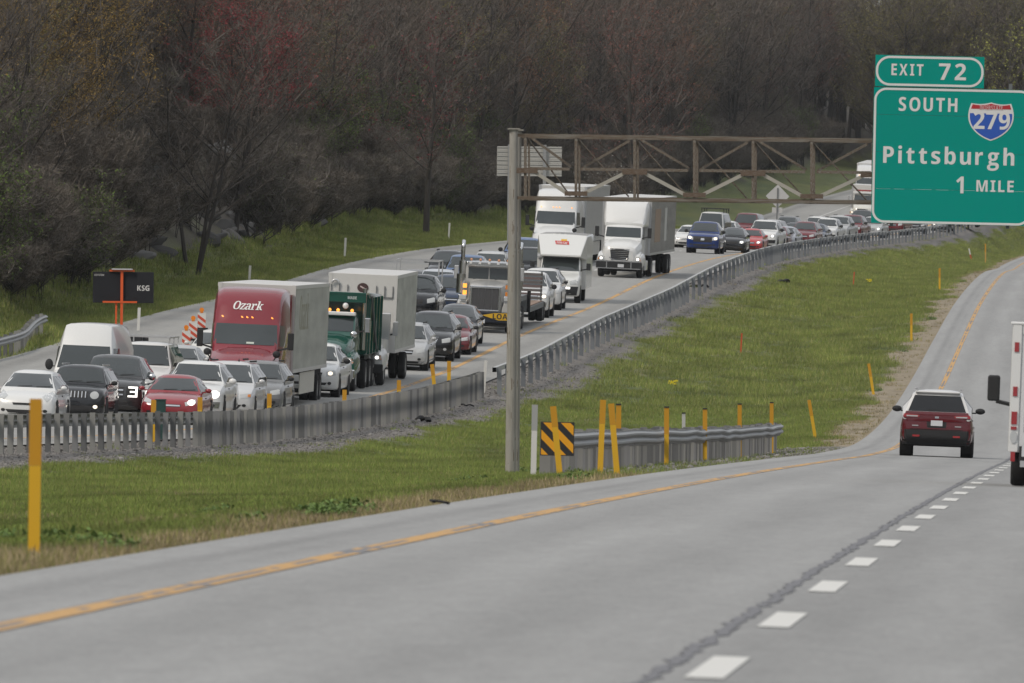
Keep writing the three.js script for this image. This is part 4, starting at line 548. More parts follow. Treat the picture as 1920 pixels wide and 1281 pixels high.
[['white car', col.white, 'sedan', 1352, 842], ['silver car', col.silver, 'suv', 1436, 836], ['dark car', col.dark, 'sedan', 1478, 856], ['grey car', col.grey, 'suv', 1466, 905], ['white SUV', col.white, 'bigsuv', 1521, 902], ['dark blue car', col.navy, 'sedan', 1520, 858], ['pale van', col.pearl, 'minivan', 1566, 952], ['black pickup', col.black, 'pickup', 1606, 1000], ['silver pickup', col.silver, 'pickup', 1562, 900], ['dark red car', col.maroon, 'sedan', 1446, 800]].forEach(([n, c, k, px, Z], i) => put(k, { color: c, ...shut, lights: i % 3 ? 0 : 1, lightR: 0.07 }, 'queued_car', `${n} wedged in the far line, ${['behind the ladder van', 'above the silver blue sedan', 'left of the dark red crossover', 'in the second row above the silver blue sedan', 'behind the dark red crossover', 'right of the dark red crossover', 'behind the dark red pickup', 'below the cream truck', 'left of the dark red pickup', 'behind the white far pickup'][i]}`, px, Z, 'car', { group: 'cars queued in the far line' }));
// ---- the red crossover ahead on the near carriageway, seen from behind
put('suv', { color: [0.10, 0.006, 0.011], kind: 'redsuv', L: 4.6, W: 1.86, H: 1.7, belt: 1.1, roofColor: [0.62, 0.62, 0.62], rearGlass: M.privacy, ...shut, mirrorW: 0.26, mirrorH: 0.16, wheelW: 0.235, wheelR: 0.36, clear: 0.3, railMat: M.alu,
  tailQuad: [[0.44, 1.06], [0.86, 1.09], [0.87, 1.0], [0.46, 1.0]],
  rear: (lay, mb, mu, root) => {
    lay('rear_bumper', M.darkPlastic, mb, 'b', [[-0.91, 0.68], [0.91, 0.68], [0.87, 0.30], [-0.87, 0.30]], { n: [16, 8], off: 0.03, depth: 0.1 });
    lay('tailgate', paint([0.10, 0.006, 0.011]), mu, 'b', [[-0.80, 1.15], [0.80, 1.15], [0.885, 0.9], [-0.885, 0.9]], { n: [16, 6], off: 0.012 });
    lay('tailgate_gap', M.under, mb, 'b', [[-0.68, 0.705], [0.68, 0.705], [0.68, 0.69], [-0.68, 0.69]], { n: [6, 1], off: 0.006, skirt: false });
    lay('plate_recess', M.darkPlastic, mb, 'b', [[-0.26, 0.95], [0.26, 0.95], [0.24, 0.74], [-0.24, 0.74]], { n: [3, 2], off: 0.006 });
    const p = lay('number_plate', M.plate, mb, 'b', [[-0.15, 0.93], [0.15, 0.93], [0.15, 0.79], [-0.15, 0.79]], { n: [2, 1], off: 0.024 });
    for (const k of [-1, 1]) { const q = [[0.44, 1.06], [0.84, 1.09], [0.85, 1.0], [0.46, 1.0]]; lay('tail_lamp', M.redLens, mu, 'b', k > 0 ? q : mirrorX(q), { n: [5, 2], off: 0.026 }); const w = [[0.48, 1.045], [0.78, 1.05], [0.78, 1.015], [0.5, 1.015]]; lay('reversing_lamp', M.lens, mu, 'b', k > 0 ? w : mirrorX(w), { n: [4, 1], off: 0.034 }); }
    for (const k of [-1, 1]) lay('reflector', M.redLens, mb, 'b', [[k * 0.52 - 0.09, 0.55], [k * 0.52 + 0.09, 0.55], [k * 0.52 + 0.09, 0.5], [k * 0.52 - 0.09, 0.5]], { n: [1, 1], off: 0.045 });
    lay('badge', M.chrome, mb, 'b', [[-0.05, 1.035], [0.05, 1.035], [0.05, 0.985], [-0.05, 0.985]], { n: [1, 1], off: 0.02 });
    for (const k of [-1, 1]) lay('badge', M.alu, mb, 'b', [[k * 0.55 - 0.08, 0.80], [k * 0.55 + 0.08, 0.80], [k * 0.55 + 0.08, 0.775], [k * 0.55 - 0.08, 0.775]], { n: [1, 1], off: 0.015 });
    part('rear_wiper', box(0.34, 0.02, 0.02, 0.08, 1.2, -4.53).translate(0, 0, 0), M.black, root);
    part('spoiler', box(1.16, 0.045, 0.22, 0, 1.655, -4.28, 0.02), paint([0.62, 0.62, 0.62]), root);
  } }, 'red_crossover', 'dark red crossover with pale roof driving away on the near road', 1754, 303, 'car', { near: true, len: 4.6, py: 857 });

// ---------------------------------------------------------------- trucks
function layer(root, on) { root.updateMatrixWorld(true); return (name, mat, parent, view, quad, o) => { const g = onBody(on, view, quad, o); return g ? part(name, g, mat, parent) : null; }; }
const sides = (fn) => { fn(-1, 'l'); fn(1, 'r'); };
function truckMirror(root, k, x, y, z, w, h, mat = M.darkPlastic, arm = M.darkPlastic) { const m = part('mirror', box(w, h, 0.1, k * x, y, z, 0.03), mat, root); part('mirror_arm', sqbar(V(k * (x - 0.02), y - h * 0.35, z - 0.03), V(k * (x - 0.42), y - h * 0.55, z - 0.12), 0.05, 0.05), arm, m); }
function cargoBox(root, name, w, y0, y1, z0, z1, mat, sideMat, railMat) {
  const b = part(name, box(w, y1 - y0, z0 - z1, 0, (y0 + y1) / 2, (z0 + z1) / 2, 0.02), mat, root);
  sides((k) => part('side_panel', box(0.012, y1 - y0 - 0.24, z0 - z1 - 0.12, k * (w / 2 + 0.005), (y0 + y1) / 2, (z0 + z1) / 2), sideMat, b));
  sides((k) => { part('top_rail', box(0.03, 0.12, z0 - z1, k * (w / 2 + 0.008), y1 - 0.06, (z0 + z1) / 2), railMat, b); part('bottom_rail', box(0.03, 0.12, z0 - z1, k * (w / 2 + 0.008), y0 + 0.06, (z0 + z1) / 2), railMat, b); });
  for (const x of [-w / 2 + 0.06, w / 2 - 0.06]) part('corner_post', box(0.13, y1 - y0, 0.02, x, (y0 + y1) / 2, z0 + 0.008), railMat, b);
  const ribs = []; for (let z = z0 - 0.6; z > z1 + 0.3; z -= 0.61) sides((k) => ribs.push(box(0.012, y1 - y0 - 0.3, 0.03, k * (w / 2 + 0.012), (y0 + y1) / 2, z))); part('rivet_seams', merge(ribs), railMat, b).userData.kind = 'stuff';
  return b;
}
const axle = (root, z, r, track, twin, rim = M.steelWheel) => sides((k) => { wheel(root, k * track, r, z, 0.28, rim); if (twin) wheel(root, k * (track - 0.33), r, z, 0.28, rim); });
const dirtyWhite = (seed, base, tint, streak) => new THREE.MeshStandardMaterial({ roughness: 0.5, map: dataTex(256, 256, (u, v) => { const n = fbm(u * 5, v * 5, seed, 4) * 0.16 + fbm(u * 60, v * 3, seed + 2, 2) * streak; const k = base + n; return [k * tint[0], k * tint[1], k * tint[2]]; }) });
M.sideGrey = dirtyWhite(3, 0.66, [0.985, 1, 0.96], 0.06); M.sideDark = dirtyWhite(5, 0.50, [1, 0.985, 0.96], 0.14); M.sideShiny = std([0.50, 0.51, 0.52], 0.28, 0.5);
function aeroSemi(c, opt) {
  const root = new THREE.Group(), body = paint(c, 0.34);
  const hood = part('hood', loft([sec(0, 0.82, 0.4, 1.0, { bow: 0.1 }), sec(-0.07, 1.02, 0.34, 1.22, { bow: 0.16 }), sec(-0.22, 1.12, 0.32, 1.42, { bow: 0.14, rt: 0.28 }), sec(-0.8, 1.17, 0.42, 1.66, { rt: 0.34, crown: 0.1 }), sec(-1.4, 1.18, 0.5, 1.86, { rt: 0.34, crown: 0.12 }), sec(-1.8, 1.18, 0.5, 1.98, { rt: 0.3, crown: 0.1 })]), body, root);
  const cab = part('cab', loft([sec(-1.55, 1.1, 0.55, 1.9, { bow: 0.12 }), sec(-1.72, 1.13, 0.55, 2.05, { bow: 0.14, tum: 0.06, rt: 0.1 }), sec(-2.02, 1.15, 0.55, 2.45, { bow: 0.12, tum: 0.07, rt: 0.1 }), sec(-2.28, 1.17, 0.55, 2.84, { bow: 0.10, tum: 0.07, rt: 0.12 }), sec(-2.38, 1.18, 0.55, 3.0, { bow: 0.1, tum: 0.08, rt: 0.2 }), sec(-2.55, 1.19, 0.55, 3.36, { bow: 0.1, tum: 0.08, rt: 0.26 }), sec(-2.8, 1.2, 0.55, 3.68, { bow: 0.08, tum: 0.08, rt: 0.28 }), sec(-3.2, 1.22, 0.55, 3.88, { tum: 0.08, rt: 0.28 }), sec(-3.9, 1.23, 0.55, 3.96, { tum: 0.06, rt: 0.25 }), sec(-5.35, 1.24, 0.55, 3.98, { tum: 0.05, rt: 0.2 })]), body, root);
  const lay = layer(root, [hood, cab]);
  lay('windscreen', M.glass, cab, 'f', [[-1.0, 2.80], [1.0, 2.80], [1.06, 2.13], [-1.06, 2.13]], { n: [16, 8], off: 0.012 });
  lay('grille', M.mesh, hood, 'f', [[-0.52, 1.36], [0.52, 1.36], [0.45, 0.78], [-0.45, 0.78]], { n: [6, 5], off: 0.012 });
  for (const y of [0.9, 1.05, 1.2]) lay('grille_bar', M.chrome, hood, 'f', [[-0.48, y + 0.015], [0.48, y + 0.015], [0.48, y - 0.015], [-0.48, y - 0.015]], { n: [6, 1], off: 0.02 });
  lay('bumper', opt.bumper || body, hood, 'f', [[-1.08, 0.72], [1.08, 0.72], [1.02, 0.42], [-1.02, 0.42]], { n: [10, 2], off: 0.04, depth: 0.1 });
  for (const q of [[[0.66, 1.3], [1.06, 1.36], [1.06, 1.02], [0.7, 0.98]]]) for (const qq of [q, mirrorX(q)]) { const l = lay('headlight', M.lens, hood, 'f', qq, { n: [5, 4], off: 0.012 }); if (opt.lights) { const cx = (qq[0][0] + qq[2][0]) / 2, r = 0.07; lay('lit_bulb', M.lampWarm, l, 'f', [[cx - r, 1.2], [cx + r, 1.2], [cx + r, 1.08], [cx - r, 1.08]], { n: [4, 4], off: 0.026, round: true }); } }
  for (const x of [-0.82, -0.17, 0.0, 0.17, 0.82]) lay('marker_lamp', M.amberOn, cab, 'f', [[x - 0.035, 3.06], [x + 0.03, 3.03], [x + 0.035, 2.99], [x - 0.02, 3.01]], { n: [1, 1], off: 0.03 });
  sides((k, v) => { lay('side_window', M.glass, cab, v, [[-2.42, 2.78], [-3.15, 2.78], [-3.15, 2.1], [-2.25, 2.1]], { n: [5, 4], off: 0.01 }); lay('door_gap', M.under, cab, v, [[-3.3, 2.9], [-3.33, 2.9], [-3.33, 0.8], [-3.3, 0.8]], { n: [1, 4], off: 0.004, skirt: false });
    truckMirror(root, k, 1.5, 2.28, -1.95, 0.2, 0.56); part('hood_mirror', new THREE.SphereGeometry(1, 10, 8).scale(0.13, 0.12, 0.09).translate(k * 1.14, 1.86, -0.75), M.darkPlastic, root); part('hood_mirror_arm', bar(V(k * 1.14, 1.8, -0.76), V(k * 1.02, 1.62, -0.9), 0.02), M.darkPlastic, root);
    part('fuel_tank', new THREE.CylinderGeometry(0.3, 0.3, 1.3, 14).rotateX(Math.PI / 2).translate(k * 0.98, 0.68, -3.9), M.alu, root); part('side_skirt', box(0.05, 0.5, 1.7, k * 1.2, 0.62, -4.4, 0.02), body, root);
    part('side_fairing', box(0.04, 2.9, 0.75, k * 1.22, 2.35, -5.7, 0.015), body, root); });
  wheel(root, -0.98, 0.5, -1.15, 0.3, M.steelWheel); wheel(root, 0.98, 0.5, -1.15, 0.3, M.steelWheel); sides((k) => part('wheel_arch', new THREE.CylinderGeometry(0.57, 0.57, 0.3, 20).rotateZ(Math.PI / 2).translate(k * 1.035, 0.52, -1.15), M.under, root));
  part('chassis', box(0.9, 0.35, 8, 0, 0.85, -4.6), M.under, root); axle(root, -6.1, 0.5, 1.08, true); axle(root, -7.4, 0.5, 1.08, true);
  const tr = cargoBox(root, 'trailer', 2.58, 1.18, opt.top || 4.1, -6.1, -22, opt.front || M.trailerWhite, opt.side || M.sideGrey, opt.rail || M.trailerWhite);
  sides((k) => part('trailer_skirt', box(0.03, 0.72, 6.8, k * 1.24, 0.78, -13.6), opt.skirt || std([0.48, 0.47, 0.43], 0.6), tr)); part('landing_gear', merge([box(0.14, 1, 0.14, 0.8, 0.7, -9.3), box(0.14, 1, 0.14, -0.8, 0.7, -9.3)]), M.under, tr); part('rear_frame', box(2.3, 0.2, 4.5, 0, 1.06, -19.2), M.under, tr);
  axle(root, -19.1, 0.5, 1.1, true); axle(root, -20.4, 0.5, 1.1, true);
  return { root, lay, hood, cab, tr };
}
{
  const r = aeroSemi([0.20, 0.010, 0.02], { skirt: std([0.55, 0.54, 0.49], 0.6) });
  const tx = lettering('Ozark', 0.27, 0.98, 0.006, fontSerif, -0.12); tx.applyMatrix4(new THREE.Matrix4().set(1, 0.28, 0, -0.52, 0, 1, 0, 3.27, 0, 0, 1, 0, 0, 0, 0, 1)); r.root.updateMatrixWorld(true); part('lettering', pressText([r.cab], tx, 0.012), std([0.72, 0.72, 0.72], 0.5), r.cab);
  const st = lettering('Ozark', 1.15, 4.2, 0.004, fontSerif, -0.1); st.rotateY(Math.PI / 2).translate(1.302, 2.6, -8.2); part('faded_lettering', st, std([0.28, 0.27, 0.2], 0.7), r.tr);
  part('windscreen_sticker', onBody([r.cab], 'f', [[0.05, 2.22], [0.3, 2.22], [0.3, 2.16], [0.05, 2.16]], { n: [1, 1], off: 0.02 }), std([0.5, 0.55, 0.5], 0.6), r.cab);
  place(r.root, 'red_semi_truck', 'red semi truck with white script lettering above its windscreen and a pale trailer', 'truck', 446, 386, { yaw: 0.017 });
}
{
  const r = aeroSemi([0.66, 0.67, 0.67], { side: M.sideShiny, rail: M.alu, bumper: M.darkPlastic, top: 4.15 });
  place(r.root, 'white_semi_truck', 'white sleeper semi truck with shiny trailer behind the gantry truss', 'truck', 1030, 627, { yaw: -0.034 });
}
function conventional(o) { // day-cab truck with sloped hood; o: colours and sizes
  const root = new THREE.Group(), body = paint(o.color, 0.34);
  const hood = part('hood', loft([sec(0, 0.7, o.hb + 0.05, o.hood0 - 0.15, { bow: 0.12, rt: 0.2 }), sec(-0.1, 0.86, o.hb, o.hood0, { bow: 0.14, rt: 0.26 }), sec(-0.6, 0.96, o.hb, lerp(o.hood0, o.hood1, 0.45), { rt: 0.3, crown: 0.08 }), sec(-1.5, 1.02, o.hb, o.hood1, { rt: 0.28, crown: 0.08 })]), body, root);
  const cab = part('cab', loft([sec(-1.35, 0.98, 0.7, o.hood1 - 0.02, { bow: 0.08 }), sec(-1.5, 1.0, 0.7, o.hood1 + 0.1, { bow: 0.1, tum: 0.04, rt: 0.08 }), sec(-1.85, 1.02, 0.7, o.roof - 0.12, { bow: 0.08, tum: 0.06, rt: 0.12 }), sec(-2.0, 1.03, 0.7, o.roof - 0.03, { bow: 0.05, tum: 0.08, rt: 0.16 }), sec(-2.4, 1.04, 0.7, o.roof, { tum: 0.08, rt: 0.16 }), sec(-3.0, 1.04, 0.7, o.roof, { tum: 0.07, rt: 0.14 })]), o.cabColor ? paint(o.cabColor) : body, root);
  const fenders = []; sides((k) => { const f = loft([sec(-0.05, 0.2, 0.55, o.fender - 0.1, { rt: 0.18, bow: 0.6 }), sec(-0.3, 0.25, 0.5, o.fender, { rt: 0.2 }), sec(-1.0, 0.27, 0.6, o.fender + 0.12, { rt: 0.2 }), sec(-1.6, 0.26, 0.6, o.fender + 0.05, { rt: 0.15 })]); f.translate(k * 0.93, 0, 0); fenders.push(part('fender', f, body, root)); });
  const on = [hood, cab, ...fenders], lay = layer(root, on), yb = o.hood1 + 0.13, yt = o.roof - 0.16;
  lay('windscreen', M.glass, cab, 'f', [[-0.86, yt], [0.86, yt], [0.9, yb], [-0.9, yb]], { n: [14, 8], off: 0.012 });
  sides((k, v) => { lay('side_window', M.glass, cab, v, [[-2.0, yt], [-2.75, yt], [-2.75, yb - 0.1], [-1.75, yb - 0.1]], { n: [5, 4], off: 0.01 }); wheel(root, k * 0.98, 0.5, -0.95, 0.3, M.steelWheel); });
  lay('grille', o.grilleMat || M.mesh, hood, 'f', [[-0.5, o.hood0 - 0.1], [0.5, o.hood0 - 0.1], [0.42, o.hood0 - 0.68], [-0.42, o.hood0 - 0.68]], { n: [6, 5], off: 0.014 });
  for (let i = 0; i < 6; i++) lay('grille_bar', M.chrome, hood, 'f', [[-0.46, o.hood0 - 0.14 - i * 0.095], [0.46, o.hood0 - 0.14 - i * 0.095], [0.46, o.hood0 - 0.16 - i * 0.095], [-0.46, o.hood0 - 0.16 - i * 0.095]], { n: [6, 1], off: 0.022 });
  for (const k of [-1, 1]) { const q = [[k * 0.93 - 0.17, o.fender - 0.12], [k * 0.93 + 0.17, o.fender - 0.12], [k * 0.93 + 0.16, o.fender - 0.34], [k * 0.93 - 0.16, o.fender - 0.34]], l = lay('headlight', M.lens, root, 'f', q, { n: [4, 3], off: 0.012 }); if (l) { lay('lit_bulb', o.lamp || M.lampWarm, l, 'f', [[k * 0.93 - 0.07, o.fender - 0.17], [k * 0.93 + 0.07, o.fender - 0.17], [k * 0.93 + 0.07, o.fender - 0.29], [k * 0.93 - 0.07, o.fender - 0.29]], { n: [4, 4], off: 0.03, round: true }); lay('turn_signal', M.amberLens, l, 'f', [[k * 1.07 - 0.035, o.fender - 0.16], [k * 1.07 + 0.035, o.fender - 0.16], [k * 1.07 + 0.03, o.fender - 0.3], [k * 1.07 - 0.03, o.fender - 0.3]], { n: [1, 1], off: 0.024 }); } }
  part('bumper', box(2.34, 0.34, 0.16, 0, 0.62, 0.06, 0.05), o.bumper || M.chrome, root); part('bumper_valance', box(1.9, 0.2, 0.2, 0, 0.42, -0.1, 0.03), M.under, root); part('number_plate', box(0.31, 0.16, 0.02, o.plateX || 0.1, 0.6, 0.15), M.plate, root);
  part('chassis', box(0.9, 0.34, o.len, 0, 0.8, -o.len / 2 - 0.4), M.under, root);
  sides((k) => truckMirror(root, k, o.mx || 1.34, o.hood1 + 0.38, -1.55, 0.2, 0.52, o.mirror || M.darkPlastic));
  return { root, lay, hood, cab, body, fenders };
}
{ // white day-cab box truck with a tall roof fairing
  const r = conventional({ color: [0.68, 0.69, 0.69], hb: 0.7, hood0: 1.56, hood1: 1.9, roof: 2.68, fender: 1.18, len: 16, bumper: M.darkPlastic, lamp: M.lampOn });
  part('roof_fairing', loft([sec(-1.95, 0.98, 2.55, 2.74, { rt: 0.06 }), sec(-2.1, 1.04, 2.55, 3.0, { rt: 0.16, bow: 0.08 }), sec(-2.4, 1.1, 2.55, 3.45, { rt: 0.25, bow: 0.06 }), sec(-2.75, 1.14, 2.55, 3.78, { rt: 0.28 }), sec(-3.15, 1.17, 2.55, 3.92, { rt: 0.25 })]), r.body, r.root);
  part('bumper_trim', merge([box(2.3, 0.05, 0.03, 0, 0.82, 0.15), box(2.2, 0.05, 0.03, 0, 0.46, 0.14), box(0.06, 0.4, 0.04, -0.62, 0.66, 0.15), box(0.06, 0.4, 0.04, 0.62, 0.66, 0.15)]), M.chrome, r.root); part('grille_arch', new THREE.TorusGeometry(0.48, 0.035, 6, 20, Math.PI).rotateZ(Math.PI).scale(1, 0.3, 1).translate(0, 1.02, 0.13), M.chrome, r.root);
  for (const x of [-0.25, 0, 0.25]) part('marker_lamp', box(0.08, 0.04, 0.05, x, 2.72, -1.98), M.amberLens, r.root);
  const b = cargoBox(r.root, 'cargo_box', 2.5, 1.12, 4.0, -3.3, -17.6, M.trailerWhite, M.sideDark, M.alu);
  part('painted_band', box(0.006, 1.7, 3.4, 1.266, 2.6, -7.0), std([0.30, 0.22, 0.16], 0.6), b); part('painted_band', box(0.006, 1.7, 1.4, 1.266, 2.6, -11.6), std([0.5, 0.5, 0.48], 0.6), b);
  axle(r.root, -5.2, 0.5, 1.06, true); axle(r.root, -14.6, 0.5, 1.06, true); axle(r.root, -15.9, 0.5, 1.06, true); part('side_step', box(0.3, 0.5, 0.9, 1.05, 0.62, -2.4, 0.04), r.body, r.root);
  place(r.root, 'white_box_truck', 'white short-nosed truck with roof fairing and dull grey cargo body', 'truck', 1158, 597, { yaw: -0.045 });
}
{ // white conventional box truck half hidden behind the dump truck
  const r = conventional({ color: [0.64, 0.65, 0.65], hb: 0.7, hood0: 1.3, hood1: 1.66, roof: 2.45, fender: 1.25, len: 9, bumper: M.darkPlastic, mirror: M.alu, mx: 1.42, lamp: M.lampOn });
  const b = cargoBox(r.root, 'cargo_box', 2.5, 1.1, 3.92, -3.4, -11.4, M.trailerWhite, M.sideGrey, M.trailerWhite); axle(r.root, -9.0, 0.5, 1.04, true);
  part('logo_ring', new THREE.CylinderGeometry(0.17, 0.17, 0.012, 24).rotateX(Math.PI / 2).scale(1.2, 1, 1).translate(0.0, 3.42, -3.385), std([0.06, 0.03, 0.03], 0.5), b); part('logo_mark', box(0.22, 0.05, 0.004).rotateZ(-0.5).translate(0.0, 3.42, -3.376), std([0.55, 0.45, 0.45], 0.5), b);
  const ladder = (x) => merge([...[-0.3, 0, 0.3].map((d) => box(0.03, 0.42, 0.04, x + d, 3.3, -3.36)), box(0.63, 0.03, 0.04, x, 3.1, -3.36)]); part('front_step', ladder(-0.85), M.galvDark, b); part('front_step', ladder(0.8), M.galvDark, b); part('vent_pipe', new THREE.TorusGeometry(0.12, 0.04, 8, 12, Math.PI).translate(-1.0, 3.55, -3.3), M.alu, b);
  part('mirror_housing', box(0.42, 0.95, 0.12, 1.02, 2.12, -1.6, 0.05), M.alu, r.root);
  place(r.root, 'white_delivery_truck', 'white delivery box truck with a round dark logo behind the green dump truck', 'truck', 656, 424);
}
{ // green dump truck
  const green = [0.006, 0.07, 0.05], r = conventional({ color: green, hb: 0.75, hood0: 1.55, hood1: 1.95, roof: 2.7, fender: 1.32, len: 7.5, bumper: M.chrome, mirror: M.chrome, mx: 1.4, lamp: M.lampOn });
  part('visor', box(1.9, 0.14, 0.3, 0, 2.7, -1.85, 0.04), M.whitePaint, r.root); for (const x of [-0.8, -0.3, 0, 0.3, 0.8]) part('marker_lamp', new THREE.SphereGeometry(0.06, 8, 6).translate(x, 2.82, -1.9), M.amberOn, r.root);
  const d = part('dump_body', loft([sec(-3.25, 1.25, 1.25, 3.42, { rt: 0.04, rb: 0.1, crown: 0 }), sec(-3.35, 1.27, 1.2, 3.45, { rt: 0.04, rb: 0.1, crown: 0 }), sec(-8.2, 1.27, 1.2, 3.3, { rt: 0.04, rb: 0.1, crown: 0 })]), r.body, r.root);
  part('cab_shield', merge([box(2.5, 0.36, 0.06, 0, 3.28, -2.2, 0.02), box(2.5, 0.06, 1.2, 0, 3.42, -2.75)]), r.body, d); part('body_rib', merge([...[-1, 1].flatMap((k) => [-3.5, -4.6, -5.7, -6.8, -7.9].map((z) => box(0.08, 2.0, 0.1, k * 1.29, 2.25, z)))]), r.body, d); part('lettering', lettering('Ti-Brook', 0.17, 0.75).translate(-1.18, 3.2, -2.166), std([0.5, 0.55, 0.55], 0.5), d); part('lettering', lettering('MADE', 0.1, 0.32).translate(0.6, 3.22, -2.166), std([0.5, 0.55, 0.55], 0.5), d);
  part('work_lamp', new THREE.SphereGeometry(0.11, 10, 8).translate(0.55, 2.98, -2.0), M.whitePaint, r.root);
  sides((k) => { part('fender_mirror', new THREE.SphereGeometry(0.13, 12, 10).scale(1, 1, 0.6).translate(k * 1.0, 2.0, -0.75), M.chrome, r.root); part('fender_mirror_arm', bar(V(k * 1.0, 1.95, -0.78), V(k * 0.9, 1.4, -0.7), 0.02), M.chrome, r.root); part('tarp_arm', bar(V(k * 1.33, 3.35, -3.4), V(k * 1.33, 1.4, -6), 0.05), M.galvDark, r.root); });
  part('exhaust_stack', new THREE.CylinderGeometry(0.08, 0.08, 2.2, 12).translate(1.12, 2.5, -3.1), M.chrome, r.root);
  axle(r.root, -4.4, 0.5, 1.02, true); axle(r.root, -5.9, 0.5, 1.02, true); axle(r.root, -7.2, 0.5, 1.02, true);
  place(r.root, 'green_dump_truck', 'dark green dump truck with chrome bumper and amber roof lamps', 'truck', 602, 416.5);
}
{ // chrome-nosed conventional tractor with lowboy trailer
  const root = new THREE.Group(), grey = paint([0.42, 0.42, 0.41], 0.35), Z = 486;
  const hood = part('hood', loft([sec(0, 0.66, 0.85, 1.86, { rt: 0.14, rb: 0.05, tum: 0.02, crown: 0.05 }), sec(-0.05, 0.68, 0.8, 1.9, { rt: 0.16, rb: 0.05, tum: 0.02, crown: 0.06 }), sec(-1.9, 0.86, 0.8, 2.08, { rt: 0.16, rb: 0.05, crown: 0.06 })]), grey, root);
  const cab = part('cab', loft([sec(-1.85, 0.98, 0.8, 2.1, { rt: 0.06 }), sec(-1.92, 1.0, 0.8, 2.66, { rt: 0.08 }), sec(-2.05, 1.0, 0.8, 2.78, { rt: 0.14 }), sec(-3.2, 1.02, 0.8, 2.86, { rt: 0.14 })]), grey, root), lay = layer(root, [hood, cab]);
  for (const k of [-1, 1]) lay('windscreen_pane', M.glass, cab, 'f', k < 0 ? [[-0.86, 2.62], [-0.02, 2.62], [-0.02, 2.16], [-0.86, 2.16]] : [[0.02, 2.62], [0.86, 2.62], [0.86, 2.16], [0.02, 2.16]], { n: [5, 4], off: 0.012 });
  part('visor', box(1.9, 0.2, 0.32, 0, 2.78, -1.75, 0.04).rotateX(0), M.chrome, root); for (let i = 0; i < 5; i++) { part('roof_lamp', new THREE.ConeGeometry(0.06, 0.2, 8).rotateX(Math.PI / 2).translate(-0.76 + i * 0.38, 2.94, -1.85), i % 2 ? M.amberLens : M.amberLens, root); part('visor_hook', box(0.1, 0.08, 0.05, -0.76 + i * 0.38, 2.82, -1.57), M.whitePaint, root); }
  part('grille_shell', merge([box(0.1, 1.0, 0.12, -0.6, 1.35, 0.02, 0.03), box(0.1, 1.0, 0.12, 0.6, 1.35, 0.02, 0.03), box(1.3, 0.1, 0.12, 0, 1.86, 0.02, 0.03), box(1.3, 0.09, 0.12, 0, 0.9, 0.02, 0.03)]), M.chrome, root);
  for (let i = 0; i < 4; i++) part('grille_panel', box(0.255, 0.88, 0.03, -0.41 + i * 0.273, 1.37, 0.025), std([0.07, 0.07, 0.075], 0.5, 0.3), root); part('hood_ornament', box(0.16, 0.05, 0.04, 0, 1.93, 0.03, 0.02), M.alu, root);
  sides((k) => {
    const f = loft([sec(0.05, 0.24, 0.7, 1.2, { rt: 0.15 }), sec(-0.2, 0.27, 0.65, 1.32, { rt: 0.18 }), sec(-1.1, 0.28, 0.7, 1.4, { rt: 0.18 }), sec(-1.7, 0.27, 0.7, 1.2, { rt: 0.15 })]); f.translate(k * 0.95, 0, 0); part('fender', f, grey, root);
    part('headlight_pod', box(0.34, 0.22, 0.2, k * 0.93, 1.42, 0.02, 0.05), M.chrome, root); part('headlight', box(0.28, 0.14, 0.02, k * 0.93, 1.42, 0.13), M.lens, root);
    for (const y of [1.62, 1.9]) part('air_cleaner_lamp', box(0.16, 0.17, 0.05, k * (k < 0 ? 0.86 : 0.9), y, -0.95 + 0.9), k < 0 ? M.amberOn : M.amberLens, root);
    part('air_cleaner', new THREE.CylinderGeometry(0.19, 0.19, 0.8, 14).translate(k * 1.12, 1.95, -1.4), M.chrome, root);
    const pipe = new THREE.CatmullRomCurve3([V(k * 1.2, 1.2, -3.2), V(k * 1.2, 3.2, -3.2), V(k * 1.2, 3.5, -3.2), V(k * 1.2, 3.66, -3.36)]); part('exhaust_stack', merge([new THREE.TubeGeometry(pipe, 14, 0.085, 12), new THREE.CylinderGeometry(0.14, 0.14, 1.1, 14).translate(k * 1.2, 2.3, -3.2)]), M.chrome, root);
    truckMirror(root, k, 1.36, 2.4, -1.9, 0.18, 0.55, M.alu, M.chrome); wheel(root, k * 0.98, 0.5, -0.85, 0.3, M.steelWheel); part('wiper', sqbar(V(k * 0.45 - 0.2, 2.15, -1.86), V(k * 0.45 + 0.15, 2.2, -1.86), 0.03, 0.02), M.black, root);
    part('fuel_tank', new THREE.CylinderGeometry(0.32, 0.32, 1.5, 14).rotateX(Math.PI / 2).translate(k * 0.95, 0.7, -3.4), M.chrome, root);
  });
  part('bumper', box(2.42, 0.44, 0.14, 0, 0.64, 0.12, 0.04), std([0.03, 0.035, 0.05], 0.3, 0.5), root); part('number_plate', box(0.32, 0.18, 0.02, -0.12, 0.48, 0.205), M.plate, root); part('air_dam', box(2.2, 0.2, 0.1, 0, 0.36, 0.05), M.under, root);
  const cloth = std([0.55, 0.33, 0.015], 0.8); const bn = part('load_banner', new THREE.ExtrudeGeometry(new THREE.Shape([[-0.28, 0.72], [0.2, 0.82], [1.15, 0.84], [1.15, 0.55], [0.4, 0.53], [0.05, 0.62]].map((p) => new THREE.Vector2(...p))), { depth: 0.02, bevelEnabled: false }).translate(0.2, 0, 0.2), cloth, root); part('lettering', lettering('LOAD', 0.22, 0.82).translate(0.36, 0.58, 0.223), M.black, bn); part('load_banner', new THREE.ExtrudeGeometry(new THREE.Shape([[-1.1, 0.85], [-0.82, 0.72], [-0.95, 0.62], [-1.12, 0.66]].map((p) => new THREE.Vector2(...p))), { depth: 0.02, bevelEnabled: false }).translate(0, 0, 0.2), cloth, root);
  part('chassis', box(0.9, 0.3, 7, 0, 0.85, -4), M.under, root); axle(root, -5.6, 0.5, 1.04, true); axle(root, -6.9, 0.5, 1.04, true);
